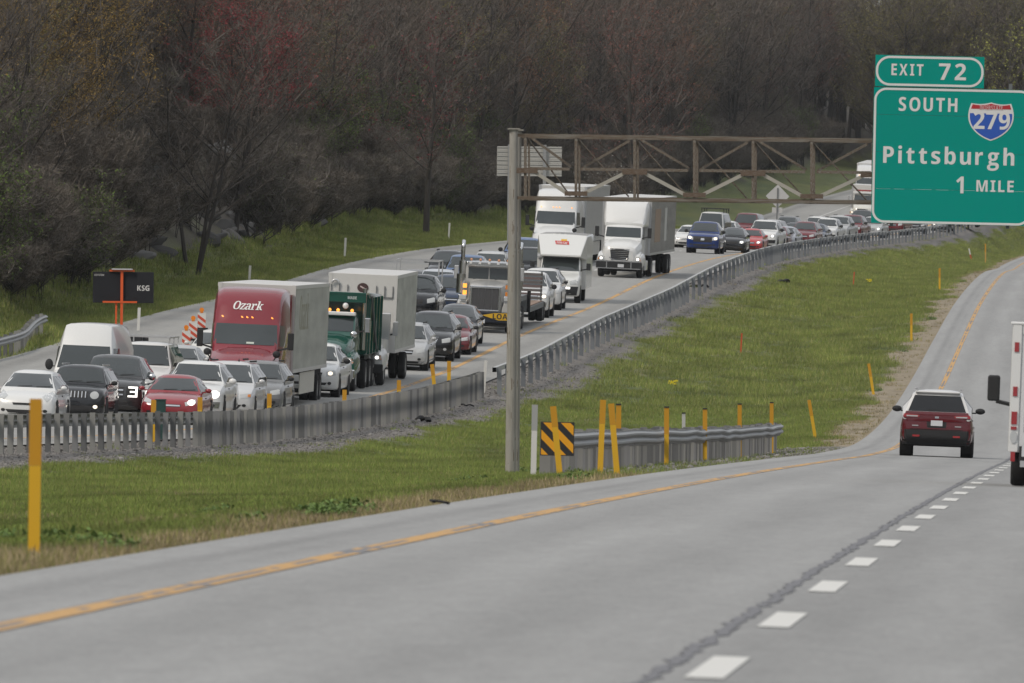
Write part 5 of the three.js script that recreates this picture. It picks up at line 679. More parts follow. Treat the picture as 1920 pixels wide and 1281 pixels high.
  const lb = part('lowboy_deck', merge([box(2.55, 0.22, 9.5, 0, 0.75, -14.5), box(2.3, 0.2, 3.2, 0, 1.3, -7.6), box(2.3, 0.7, 0.25, 0, 1.05, -9.5)]), M.galvDark, root); for (let i = 0; i < 8; i++) part('deck_plank', box(0.29, 0.04, 9.4, -1.07 + i * 0.306, 0.885, -14.5), std([0.22 + 0.02 * (i % 3), 0.17, 0.13], 0.9), lb);
  for (let i = 0; i < 7; i++) part('ramp_slat', box(1.1, 0.11, 0.08, 0.62, 0.98 + i * 0.17, -19.6), std([0.14 + 0.03 * (i % 2), 0.13, 0.13], 0.6, 0.3), lb); for (const x of [0.12, 1.12]) part('ramp_rail', box(0.07, 1.25, 0.12, x, 1.5, -19.62), M.galvDark, lb); sides((k) => part('outrigger', box(0.14, 0.9, 0.2, k * 1.22, 1.1, -9.6), M.under, lb)); axle(root, -19.8, 0.42, 1.08, true); axle(root, -20.9, 0.42, 1.08, true);
  place(root, 'chrome_nosed_truck', 'grey chrome-nosed tractor with tall exhaust stack and yellow load banner', 'truck', 906, Z);
}
{ // snack delivery van: van nose under a wedge-fronted box
  const root = new THREE.Group(), w = paint([0.66, 0.67, 0.66]);
  const nose = part('nose', loft([sec(0, 0.7, 0.42, 0.85, { bow: 0.12 }), sec(-0.06, 0.9, 0.34, 1.0, { bow: 0.12 }), sec(-0.2, 0.97, 0.3, 1.1, { bow: 0.08 }), sec(-0.95, 1.0, 0.3, 1.36, { rt: 0.18 }), sec(-1.4, 1.0, 0.3, 1.4)]), w, root), cab = part('cab', loft([sec(-0.85, 0.96, 0.8, 1.36, { bow: 0.1 }), sec(-1.0, 0.97, 0.8, 1.5, { bow: 0.1, tum: 0.04 }), sec(-1.55, 0.98, 0.8, 2.15, { bow: 0.08, tum: 0.08, rt: 0.06 }), sec(-2.2, 0.98, 0.8, 2.2, { tum: 0.08 })]), w, root), lay = layer(root, [nose, cab]);
  lay('windscreen', M.glass, cab, 'f', [[-0.82, 2.08], [0.82, 2.08], [0.88, 1.46], [-0.88, 1.46]], { n: [12, 8], off: 0.012 }); lay('grille', M.mesh, nose, 'f', [[-0.45, 1.04], [0.45, 1.04], [0.38, 0.84], [-0.38, 0.84]], { n: [6, 3], off: 0.012 }); lay('bumper', M.darkPlastic, nose, 'f', [[-0.92, 0.76], [0.92, 0.76], [0.86, 0.36], [-0.86, 0.36]], { n: [8, 3], off: 0.03, depth: 0.08 });
  for (const q of [[[0.5, 1.0], [0.9, 1.12], [0.9, 0.86], [0.54, 0.84]]]) for (const qq of [q, mirrorX(q)]) lay('headlight', M.lens, nose, 'f', qq, { n: [4, 3], off: 0.012 }); lay('lit_bulb', M.lampOn, nose, 'f', [[0.3, 0.74], [0.55, 0.74], [0.55, 0.64], [0.3, 0.64]], { n: [2, 1], off: 0.05 }); part('number_plate', box(0.32, 0.16, 0.02, -0.1, 0.58, 0.05), M.plate, root);
  const bx = part('cargo_box', loft([{ z: -1.0, pts: [[0, 2.12], [0.9, 2.12], [0.92, 2.13], [0.93, 2.15], [0.93, 2.16], [0.93, 2.17], [0.92, 2.18], [0.9, 2.19], [0.4, 2.19], [0, 2.19]] }, { z: -2.25, pts: [[0, 1.95], [1.08, 1.95], [1.13, 1.97], [1.15, 2.0], [1.15, 2.5], [1.15, 3.02], [1.14, 3.06], [1.1, 3.09], [0.5, 3.12], [0, 3.12]] }, { z: -2.26, pts: [[0, 0.6], [1.08, 0.6], [1.13, 0.62], [1.15, 0.66], [1.15, 1.9], [1.15, 3.02], [1.14, 3.06], [1.1, 3.09], [0.5, 3.12], [0, 3.12]] }, { z: -7.4, pts: [[0, 0.6], [1.08, 0.6], [1.13, 0.62], [1.15, 0.66], [1.15, 1.9], [1.15, 3.02], [1.14, 3.06], [1.1, 3.09], [0.5, 3.12], [0, 3.12]] }], 0.3), w, root); root.updateMatrixWorld(true);
  const lg = onBody([bx], 'f', [[-0.34, 2.82], [0.30, 2.82], [0.34, 2.66], [-0.28, 2.66]], { n: [5, 2], off: 0.02 }); const banner = part('logo_banner', lg, std([0.5, 0.03, 0.03], 0.5), bx); part('logo_sun', onBody([bx], 'f', [[-0.06, 2.90], [0.22, 2.90], [0.2, 2.8], [-0.06, 2.8]], { n: [3, 2], off: 0.014 }), std([0.65, 0.4, 0.02], 0.5), bx); const tx = lettering('Frito Lay', 0.11, 0.5, 0.004, fontSerif, -0.05); tx.translate(-0.25, 2.69, 0); part('lettering', pressText([bx], tx, 0.034), std([0.75, 0.75, 0.75], 0.5), banner);
  sides((k, v) => { truckMirror(root, k, 1.3, 1.68, -1.2, 0.2, 0.32); lay('side_window', M.glass, cab, v, [[-1.55, 2.05], [-2.1, 2.05], [-2.1, 1.45], [-1.25, 1.45]], { n: [4, 4], off: 0.01 }); wheel(root, k * 0.85, 0.37, -0.85, 0.24); wheel(root, k * 0.85, 0.37, -5.4, 0.24); wheel(root, k * 0.6, 0.37, -5.4, 0.24); part('wheel_arch', new THREE.CylinderGeometry(0.43, 0.43, 0.2, 20).rotateZ(Math.PI / 2).translate(k * 0.905, 0.4, -0.85), M.under, root); }); for (const x of [-0.4, -0.15, 0.1]) part('marker_lamp', box(0.08, 0.03, 0.04, x, 3.13, -2.28), M.whitePaint, root);
  place(root, 'snack_delivery_van', 'white delivery van with a wedge-fronted box and small red and yellow logo', 'van', 1044, 545);
}
{ // two big trucks high on the hill left of the sign
  const r = conventional({ color: [0.62, 0.61, 0.56], hb: 0.75, hood0: 1.5, hood1: 1.9, roof: 2.75, fender: 1.3, len: 7, bumper: M.darkPlastic, mirror: M.alu }); part('visor', box(2.0, 0.16, 0.3, 0, 2.82, -1.85, 0.04), M.whitePaint, r.root); part('red_lamp_bar', box(1.5, 0.12, 0.12, 0, 3.02, -2.1), M.redLens, r.root); cargoBox(r.root, 'cargo_box', 2.4, 1.2, 3.5, -3.3, -8.6, M.trailerWhite, M.sideGrey, M.alu); axle(r.root, -6.6, 0.5, 1.02, true);
  place(r.root, 'cream_truck', 'cream truck with red lamps on the hill just left of the green sign', 'truck', 1616, 1062, { py: 400 });
  const q = aeroSemi([0.64, 0.65, 0.65], { bumper: M.darkPlastic }); place(q.root, 'white_far_truck', 'white semi truck highest on the hill beside the top of the line', 'truck', 1622, 1125, { py: 350 });
}
{ // white box van cut off by the right picture edge, seen from behind
  const root = new THREE.Group(), w = paint([0.68, 0.69, 0.69], 0.4), W = 2.2, L = 6.4;
  const b = part('cargo_box', box(W, 2.02, 4.3, 0, 1.55, -L + 2.15, 0.04), w, root);
  part('rear_frame', merge([box(0.14, 2.0, 0.04, -W / 2 + 0.08, 1.55, -L - 0.02), box(0.14, 2.0, 0.04, W / 2 - 0.08, 1.55, -L - 0.02), box(W - 0.34, 0.14, 0.04, 0, 2.48, -L - 0.02)]), w, b); part('roof_lip', box(W + 0.06, 0.05, 0.2, 0, 2.575, -L + 0.05, 0.02), M.whitePaint, b);
  sides((k) => part('rear_door', box(W / 2 - 0.18, 1.72, 0.03, k * (W / 4 - 0.085), 1.5, -L - 0.012), std([0.6, 0.61, 0.63], 0.45), b));
  sides((k) => { const x = k * (W / 2 - 0.08); for (const y of [2.2, 1.5]) part('reflector', box(0.07, 0.15, 0.02, x, y, -L - 0.05), M.redLens, b); part('tail_lamp', box(0.09, 0.2, 0.02, x, 1.08, -L - 0.05), M.redLens, b); part('reflector', box(0.09, 0.05, 0.02, x, 0.92, -L - 0.05), M.redLens, b); part('oval_lamp', new THREE.CylinderGeometry(0.1, 0.1, 0.02, 18).rotateX(Math.PI / 2).scale(0.55, 1, 1).translate(x, 0.78, -L - 0.05), M.lens, b); part('reflector', box(0.07, 0.15, 0.02, x, 0.42 + 0.05, -L - 0.05), M.redLens, b); });
  part('rear_bumper', merge([box(W - 0.36, 0.28, 0.12, 0, 0.5, -L - 0.04, 0.02)]), M.black, root); part('step_plate', box(W - 0.4, 0.1, 0.2, 0, 0.36, -L - 0.02), M.alu, root); part('number_plate', box(0.32, 0.17, 0.015, 0.72, 0.56, -L - 0.112), M.plate, root);
  const T = (s, size, wd, x, y) => part('lettering', lettering(s, size, wd).rotateY(Math.PI).translate(x, y, -L - 0.03), std([0.08, 0.08, 0.1], 0.5), b); T('Drain', 0.13, 0.5, 0.86, 1.02); T('Repair', 0.13, 0.55, 0.86, 0.86); part('picture_panel', box(0.36, 0.36, 0.006, 0.68, 1.72, -L - 0.031), std([0.12, 0.25, 0.4], 0.5), b); part('red_mark', box(0.15, 0.2, 0.006, 0.6, 1.7, -L - 0.037), std([0.45, 0.04, 0.04], 0.5), b); part('round_mark', new THREE.CylinderGeometry(0.13, 0.13, 0.008, 18).rotateX(Math.PI / 2).translate(0.74, 1.32, -L - 0.031), std([0.12, 0.13, 0.15], 0.5), b);
  part('cab', loft([sec(0, 0.75, 0.4, 0.9, { bow: 0.1 }), sec(-0.2, 0.97, 0.32, 1.05), sec(-0.9, 1.0, 0.32, 1.3), sec(-1.5, 0.98, 0.32, 2.1, { tum: 0.1 }), sec(-2.1, 0.98, 0.32, 2.2, { tum: 0.1 })]), w, root); part('chassis', box(0.9, 0.25, 5.2, 0, 0.55, -3.6), M.under, root);
  sides((k) => { part('mirror', box(0.2, 0.42, 0.1, k * 1.4, 1.55, -1.35, 0.04), M.darkPlastic, root); part('mirror_arm', sqbar(V(k * 1.35, 1.34, -1.36), V(k * 0.95, 1.26, -1.5), 0.05, 0.05), M.darkPlastic, root); wheel(root, k * 0.92, 0.37, -0.9, 0.24); wheel(root, k * 0.92, 0.37, -L + 1.3, 0.26); wheel(root, k * 0.62, 0.37, -L + 1.3, 0.24); });
  place(root, 'white_service_van', 'white service van with red reflectors cut off by the right picture edge', 'van', 2018, 186, { near: true, len: L, py: 915 });
}

// ---------------------------------------------------------------- trees, brush, grass, gravel
function pushTri(o, a, b, c, col) { o.p.push(a.x, a.y, a.z, b.x, b.y, b.z, c.x, c.y, c.z); for (let i = 0; i < 3; i++) o.c.push(...col); }
function tubeInto(o, pts, rad, seg, col) { // tapered limb through points
  const rings = pts.map((p, i) => { const d = (pts[i + 1] || p).clone().sub(pts[i - 1] || p).normalize(), u = Math.abs(d.y) > 0.9 ? V(1, 0, 0) : V(0, 1, 0), a = d.clone().cross(u).normalize(), b = d.clone().cross(a); return Array.from({ length: seg }, (_, k) => p.clone().addScaledVector(a, Math.cos(k / seg * 6.283) * rad[i]).addScaledVector(b, Math.sin(k / seg * 6.283) * rad[i])); });
  for (let i = 0; i < rings.length - 1; i++) for (let k = 0; k < seg; k++) { const a = rings[i][k], b = rings[i][(k + 1) % seg], c = rings[i + 1][k], d = rings[i + 1][(k + 1) % seg]; pushTri(o, a, b, c, col); pushTri(o, b, d, c, col); }
}
const geoOf = (o) => { const g = new THREE.BufferGeometry(); g.setAttribute('position', new THREE.Float32BufferAttribute(o.p, 3)); g.setAttribute('color', new THREE.Float32BufferAttribute(o.c, 3)); g.computeVertexNormals(); return g; };
function makeTree(seed, H, { buds = [0.2, 0.16, 0.1], budN = 600, budSize = 0.1, spread = 1, twigTone = [0.112, 0.096, 0.083], barkTone = [0.045, 0.04, 0.035], stems = 1, budHigh = 0.35, limbs = 15, lean = 0.06 } = {}) {
  const r = rngOf(seed), wood = { p: [], c: [] }, crown = { p: [], c: [] }, tips = [], jit = (k) => (r() - 0.5) * 2 * k, tone = (c, k = 0.3) => { const m = 1 + jit(k); return c.map((x) => x * m); };
  const limb = (start, dir, len, rad, seg, bend, taper = 0.25) => { const n = Math.max(3, Math.round(len / 1.1) + 1), pts = [start.clone()], rr = [rad]; let p = start.clone(), d = dir.clone(); for (let i = 1; i <= n; i++) { d.x += jit(bend); d.z += jit(bend); d.y += jit(bend * 0.6) + 0.05; d.normalize(); p = p.clone().addScaledVector(d, len / n); pts.push(p); rr.push(lerp(rad, rad * taper, i / n)); } tubeInto(wood, pts, rr, seg, tone(barkTone, 0.2)); return { pts, rr }; };
  const twig = (p, d, len, w) => { const tip = p.clone().addScaledVector(d, len), side = d.clone().cross(V(jit(1), jit(1), jit(1))).normalize().multiplyScalar(w); pushTri(crown, p.clone().sub(side), p.clone().add(side), tip, tone(twigTone)); tips.push(tip, p.clone().lerp(tip, 0.6)); };
  for (let s = 0; s < stems; s++) {
    const a0 = r() * 6.28, trunk = limb(V(stems > 1 ? Math.cos(a0) * 0.25 : 0, -0.4, stems > 1 ? Math.sin(a0) * 0.25 : 0), V(jit(lean) + (stems > 1 ? Math.cos(a0) * 0.2 : 0), 1, jit(lean)).normalize(), H * (0.86 + 0.1 * r()), H * 0.019 / Math.sqrt(stems), 7, 0.05, 0.12), nl = Math.round(limbs / Math.sqrt(stems));
    for (let i = 0; i < nl; i++) {
      const t = 0.26 + 0.72 * ((i + r() * 0.8) / nl), k = t * (trunk.pts.length - 1), b = Math.floor(k), p = trunk.pts[b].clone().lerp(trunk.pts[Math.min(b + 1, trunk.pts.length - 1)], k - b), az = i * 2.4 + jit(0.6), up = 0.5 + 0.75 * t + jit(0.2);
      const L1 = H * (0.34 - 0.2 * Math.abs(t - 0.5)) * spread * (0.75 + 0.5 * r()), lb = limb(p, V(Math.cos(az), up, Math.sin(az)).normalize(), L1, Math.max(0.03, H * 0.0046 * (1.15 - t * 0.6)), 5, 0.14);
      for (let j = 0; j < 8; j++) {
        const q = lb.pts[Math.min(lb.pts.length - 1, 1 + Math.floor(r() * (lb.pts.length - 1)))], d2 = V(jit(1), 0.35 + r() * 0.7, jit(1)).normalize().add(V(Math.cos(az), 0.4, Math.sin(az)).multiplyScalar(0.6)).normalize(), L2 = L1 * (0.28 + 0.3 * r()), e = q.clone().addScaledVector(d2, L2);
        tubeInto(wood, [q, q.clone().lerp(e, 0.5).add(V(jit(0.1), jit(0.06), jit(0.1))), e], [0.026, 0.018, 0.008], 3, tone(twigTone, 0.2));
        for (let m = 0; m < 12; m++) { const f = 0.15 + 0.85 * r(), pp = q.clone().lerp(e, f), d3 = d2.clone().multiplyScalar(0.55).add(V(jit(1), jit(0.8) + 0.2, jit(1))).normalize(), L3 = 0.22 + 0.45 * r(); twig(pp, d3, L3, 0.012 + 0.008 * r()); twig(pp.clone().addScaledVector(d3, L3 * 0.4), d3.clone().add(V(jit(1.3), jit(1), jit(1.3))).normalize(), L3 * 0.7, 0.011); }
      }
    }
  }
  const cand = tips.filter((t) => t.y > H * budHigh);
  for (let i = 0; i < budN && cand.length; i++) { const c = cand[Math.floor(r() * cand.length)], s = budSize * (0.5 + r()), a = V(jit(1), jit(1), jit(1)).normalize().multiplyScalar(s), b = V(jit(1), jit(1), jit(1)).normalize().multiplyScalar(s), q = c.clone().add(V(jit(0.2), jit(0.2), jit(0.2))); pushTri(crown, q, q.clone().add(a), q.clone().add(b), tone(buds, 0.45)); }
  return { wood: geoOf(wood), crown: geoOf(crown) };
}
M.bark = std([1, 1, 1], 0.95, 0, { vertexColors: true }); M.twig = std([1, 1, 1], 0.95, 0, { vertexColors: true, side: THREE.DoubleSide });
const grey = { buds: [0.13, 0.105, 0.08], budN: 1500, budSize: 0.07 };
const treeKinds = {
  grey: [makeTree(1, 12, grey), makeTree(2, 12, { ...grey, spread: 0.8, limbs: 18 }), makeTree(3, 12, { ...grey, stems: 2 }), makeTree(4, 12, { ...grey, spread: 1.15, lean: 0.14, twigTone: [0.135, 0.108, 0.09] })],
  olive: [makeTree(11, 12, { buds: [0.19, 0.17, 0.05], budN: 5200, budSize: 0.07 }), makeTree(12, 12, { buds: [0.16, 0.155, 0.055], budN: 4800, budSize: 0.065, spread: 0.85 })],
  gold: [makeTree(21, 12, { buds: [0.26, 0.17, 0.045], budN: 8000, budSize: 0.075, spread: 1.1 })],
  rust: [makeTree(31, 12, { buds: [0.22, 0.105, 0.06], budN: 6000, budSize: 0.07 }), makeTree(32, 12, { buds: [0.19, 0.075, 0.06], budN: 5200, budSize: 0.07 })],
  red: [makeTree(41, 12, { buds: [0.22, 0.03, 0.036], budN: 8000, budSize: 0.075, stems: 2, spread: 1.1, budHigh: 0.58 })],
  green: [makeTree(51, 6, { buds: [0.10, 0.15, 0.03], budN: 4200, budSize: 0.1, stems: 3, spread: 1.3, limbs: 16, budHigh: 0.1 })],
  brush: [makeTree(61, 4, { buds: [0.1, 0.085, 0.06], budN: 400, budSize: 0.06, stems: 6, spread: 1.5, limbs: 20, twigTone: [0.14, 0.12, 0.1], budHigh: 0.1 }), makeTree(62, 4, { buds: [0.09, 0.11, 0.035], budN: 1100, budSize: 0.07, stems: 6, spread: 1.4, limbs: 20, budHigh: 0.05, twigTone: [0.13, 0.115, 0.1] })],
};
const toPx = (x, y, Z) => { const v = V(x, y, -Z).project(camera); return [(v.x + 1) * PW / 2, (1 - v.y) * PH / 2]; };
camera.updateProjectionMatrix(); camera.updateMatrixWorld();
function kindAt(px, py, r) { // which sort of tree grows where, read from the colours of the wood
  const n = fbm(px * 0.006, py * 0.006, 4) * 60, x = px + n * 2;
  if (x < 170) return r < 0.55 ? 'gold' : r < 0.8 ? 'olive' : 'grey';
  if (x < 330) return r < 0.35 ? 'rust' : r < 0.6 ? 'olive' : 'grey';
  if (x > 600 && x < 770) return r < 0.45 ? 'rust' : 'grey';
  if (x > 1110 && x < 1270) return r < 0.5 ? 'rust' : 'grey';
  if (x > 1560) return r < 0.55 ? 'olive' : 'grey';
  return r < 0.22 ? 'olive' : r < 0.36 ? 'rust' : 'grey';
}
{
  const r = rngOf(77), spots = [], rows = [];
  for (let Z = 372; Z < 1480; Z += 3.1 + Z * 0.0022) for (let d = vergeAt(Z) + 4 + r() * 3; d < 120; d += 3.2 + d * 0.075 + r() * 1.6) {
    const zz = Z + (r() - 0.5) * 5, dd = d + (r() - 0.5) * 2.5, x = farX(zz) - FAR_L - dd, y = groundY(x, zz), q = toPx(x, y + 6, zz); if (q[0] > 190 && q[0] < 455 && zz > 520 && zz < 660 && dd < vergeAt(zz) + 12) continue; if (q[0] < -170 || q[0] > 2080 || q[1] < -420) continue;
    spots.push({ x, y, Z: zz, d: dd, px: q[0], py: q[1], v: r(), h: lerp(0.72, 1.1, r()) + 0.42 * smooth(720, 1050, zz), a: r() * 6.28, t: r() });
  }
  // the wood closes behind the road where it turns away
  for (let i = 0; i < 1500; i++) { const Z = lerp(1330, 1800, Math.pow(r(), 1.3)), px = lerp(1480, 2050, r()), x = at(px, 300, Z).x; if (x < farX(Z) - FAR_L - 6) continue; const y = groundY(clamp(x, -400, dashX(Z) + 40), Z) - 0.3, q = toPx(x, y + 6, Z); spots.push({ x, y, Z, d: 200, px: q[0], py: q[1], v: r(), h: 1.15 + 0.5 * r(), a: r() * 6.28, t: r() }); }
  spots.sort((a, b) => (a.d - vergeAt(a.Z)) - (b.d - vergeAt(b.Z)));
  const word = { grey: ['bare_tree', 'bare grey-brown tree in the wood above the far carriageway'], olive: ['budding_tree', 'tree with olive-yellow buds in the wood above the far carriageway'], gold: ['golden_tree', 'tree with golden spring leaves in the wood at upper left'], rust: ['rusty_tree', 'tree with rusty orange buds in the wood above the far carriageway'] };
  const mass = new Map(), things = 130; let placed = 0;
  for (const s of spots) {
    const k = kindAt(s.px, s.py, s.v), list = treeKinds[k], at_ = Math.floor(s.t * list.length), tr = list[at_], sc = s.h;
    if (placed < things && s.d < vergeAt(s.Z) + 26 && s.px > -80 && s.px < 1990) {
      const g = thing(word[k][0], word[k][1], 'tree', `${k} trees of the wood`); g.position.set(s.x, s.y, -s.Z); g.rotation.set((s.t - 0.5) * 0.08, s.a, (s.v - 0.5) * 0.1); g.scale.set(sc, sc * (0.92 + 0.2 * s.v), sc); part('trunk', tr.wood, M.bark, g); part('crown', tr.crown, M.twig, g); placed++;
    } else { const key = k + at_; if (!mass.has(key)) mass.set(key, []); mass.get(key).push([s, tr, sc]); }
  }
  for (const list of mass.values()) { const tr = list[0][1], o = mergeGeometries([tr.wood, tr.crown]), im = new THREE.InstancedMesh(o, M.twig, list.length), m = new THREE.Object3D(), c = new THREE.Color(); im.name = numbered('woodland'); tag(im, 'dense mass of bare and budding trees filling the hillside', 'woodland', null, 'stuff'); list.forEach(([s, , sc], i) => { m.position.set(s.x, s.y, -s.Z); m.rotation.set(0, s.a, (s.v - 0.5) * 0.1); m.scale.set(sc, sc * (0.92 + 0.2 * s.v), sc); m.updateMatrix(); im.setMatrixAt(i, m.matrix); const k = 0.8 + 0.4 * s.t; im.setColorAt(i, c.setRGB(k, k, k)); }); im.castShadow = im.receiveShadow = true; scene.add(im); }
  // trees that stand out
  const special = (name, label, tr, px, py, Z, sc, rot = 1, tilt = 0) => { const p = at(px, py, Z), g = thing(name, label, 'tree'), y = groundY(p.x, Z); g.position.set(p.x, y, -Z); g.scale.setScalar(sc); g.rotation.set(0, rot, tilt); part('trunk', tr.wood, M.bark, g); part('crown', tr.crown, M.twig, g); };
  special('red_maple_tree', 'tree with bright red spring blossom above the red semi truck', treeKinds.red[0], 440, 300, 605, 0.95, 0.6);
  special('forked_tree', 'dark upright tree with forked trunk left of the red-blossomed tree', makeTree(91, 13, { ...grey, stems: 3, budN: 300, barkTone: [0.04, 0.036, 0.032] }), 362, 330, 560, 0.85, 0.3);
  special('leaning_tree', 'dark tree leaning to the right at the upper left of the slope', makeTree(93, 13, { ...grey, barkTone: [0.04, 0.036, 0.032], lean: 0.3 }), 75, 300, 505, 0.9, 2.2, -0.35);
  special('maroon_tree', 'tree with dark maroon buds in the middle of the wood', makeTree(95, 12, { buds: [0.15, 0.03, 0.036], budN: 1700, budSize: 0.1 }), 800, 260, 760, 1.05, 1.2);
  special('orange_tree', 'tall tree with orange-brown buds above the gantry truss', treeKinds.rust[1], 1190, 250, 930, 1.35, 2.6);
  special('yellow_green_tree', 'tree with fresh yellow-green leaves behind the top right of the sign', makeTree(97, 13, { buds: [0.26, 0.27, 0.06], budN: 2600, budSize: 0.12 }), 1885, 250, 1190, 1.3, 0.9);
  special('pale_blossom_shrub', 'small shrub with pale white blossom behind the truss', makeTree(98, 5, { buds: [0.5, 0.5, 0.46], budN: 700, budSize: 0.06, stems: 3, spread: 1.1 }), 1165, 320, 850, 1.0, 0.2);
  // undergrowth and thickets on the slope
  const brush = [[], []], gr = [];
  for (let i = 0; i < 3600; i++) { const Z = 385 + Math.pow(r(), 1.25) * 950, v = vergeAt(Z), d = v + (Z < 470 ? 4 : 0.5) + Math.pow(r(), 1.4) * 34, x = farX(Z) - FAR_L - d, y = groundY(x, Z), q = toPx(x, y + 1, Z); if (q[0] < -60 || q[0] > 1980) continue; const rocky = q[0] > 215 && q[0] < 480 && d < v + 12 && Z > 500 && Z < 670; if (rocky && r() < 0.88) continue; if (q[0] > 460 && q[0] < 640 && d < v + 6 && r() < 0.7) continue; const greenish = fbm(q[0] * 0.008, q[1] * 0.01, 6) + (q[0] < 330 ? 0.08 : 0) > 0.2; (greenish && r() < 0.5 ? gr : brush[r() < 0.62 ? 0 : 1]).push([x, y, Z, 0.5 + 0.55 * r(), r() * 6.28]); }
  const scatter = (list, tr, name, label, kind) => { const im = new THREE.InstancedMesh(mergeGeometries([tr.wood, tr.crown]), M.twig, list.length), m = new THREE.Object3D(), c = new THREE.Color(); im.name = numbered(name); tag(im, label, kind, null, 'stuff'); list.forEach(([x, y, Z, s, a], i) => { m.position.set(x, y - 0.15, -Z); m.rotation.set(0, a, 0); m.scale.set(s, s * (0.8 + 0.4 * ((a * 7) % 1)), s); m.updateMatrix(); im.setMatrixAt(i, m.matrix); const k = 0.8 + 0.4 * ((a * 3) % 1); im.setColorAt(i, c.setRGB(k, k, k)); }); im.castShadow = im.receiveShadow = true; scene.add(im); };
  scatter(brush[0], treeKinds.brush[0], 'undergrowth', 'grey-brown leafless thicket covering the foot of the wooded slope', 'undergrowth'); scatter(brush[1], treeKinds.brush[1], 'undergrowth', 'brownish green thicket coming into leaf on the wooded slope', 'undergrowth'); scatter(gr, treeKinds.green[0], 'undergrowth', 'fresh green bushes among the bare trees on the slope', 'undergrowth');
}
{ // rock outcrop on the cut slope
  const t = thing('rock_outcrop', 'weathered grey rock ledges showing through the slope above the message board', 'rocks'), r = rngOf(8), mats = [std([0.10, 0.097, 0.093], 0.9), std([0.07, 0.068, 0.066], 0.9), std([0.14, 0.137, 0.133], 0.85)];
  const geos = [0, 1, 2].map((k) => { const g = new THREE.IcosahedronGeometry(1, 1), p = g.attributes.position; for (let i = 0; i < p.count; i++) { const v = V(p.getX(i), p.getY(i), p.getZ(i)), f = 1 + 0.35 * noise(v.x * 1.6 + k * 7, v.y * 1.6, v.z * 1.6); p.setXYZ(i, v.x * f, v.y * f, v.z * f); } return toCreasedNormals(g, 0.3); });
  for (let i = 0; i < 230; i++) { const Z = lerp(540, 690, r()), d = vergeAt(Z) + 0.6 + Math.pow(r(), 0.8) * 12.5, x = farX(Z) - FAR_L - d, y = groundY(x, Z), m = part('rock', geos[i % 3], mats[(r() * 3) | 0], t); m.position.set(x, y + 0.05, -Z); m.rotation.set(r() * 0.5, r() * 6, 0.6 + r() * 0.4); m.scale.set(0.15 + 0.4 * r(), 0.15 + 0.5 * r(), 0.4 + 1.1 * r()); }
}
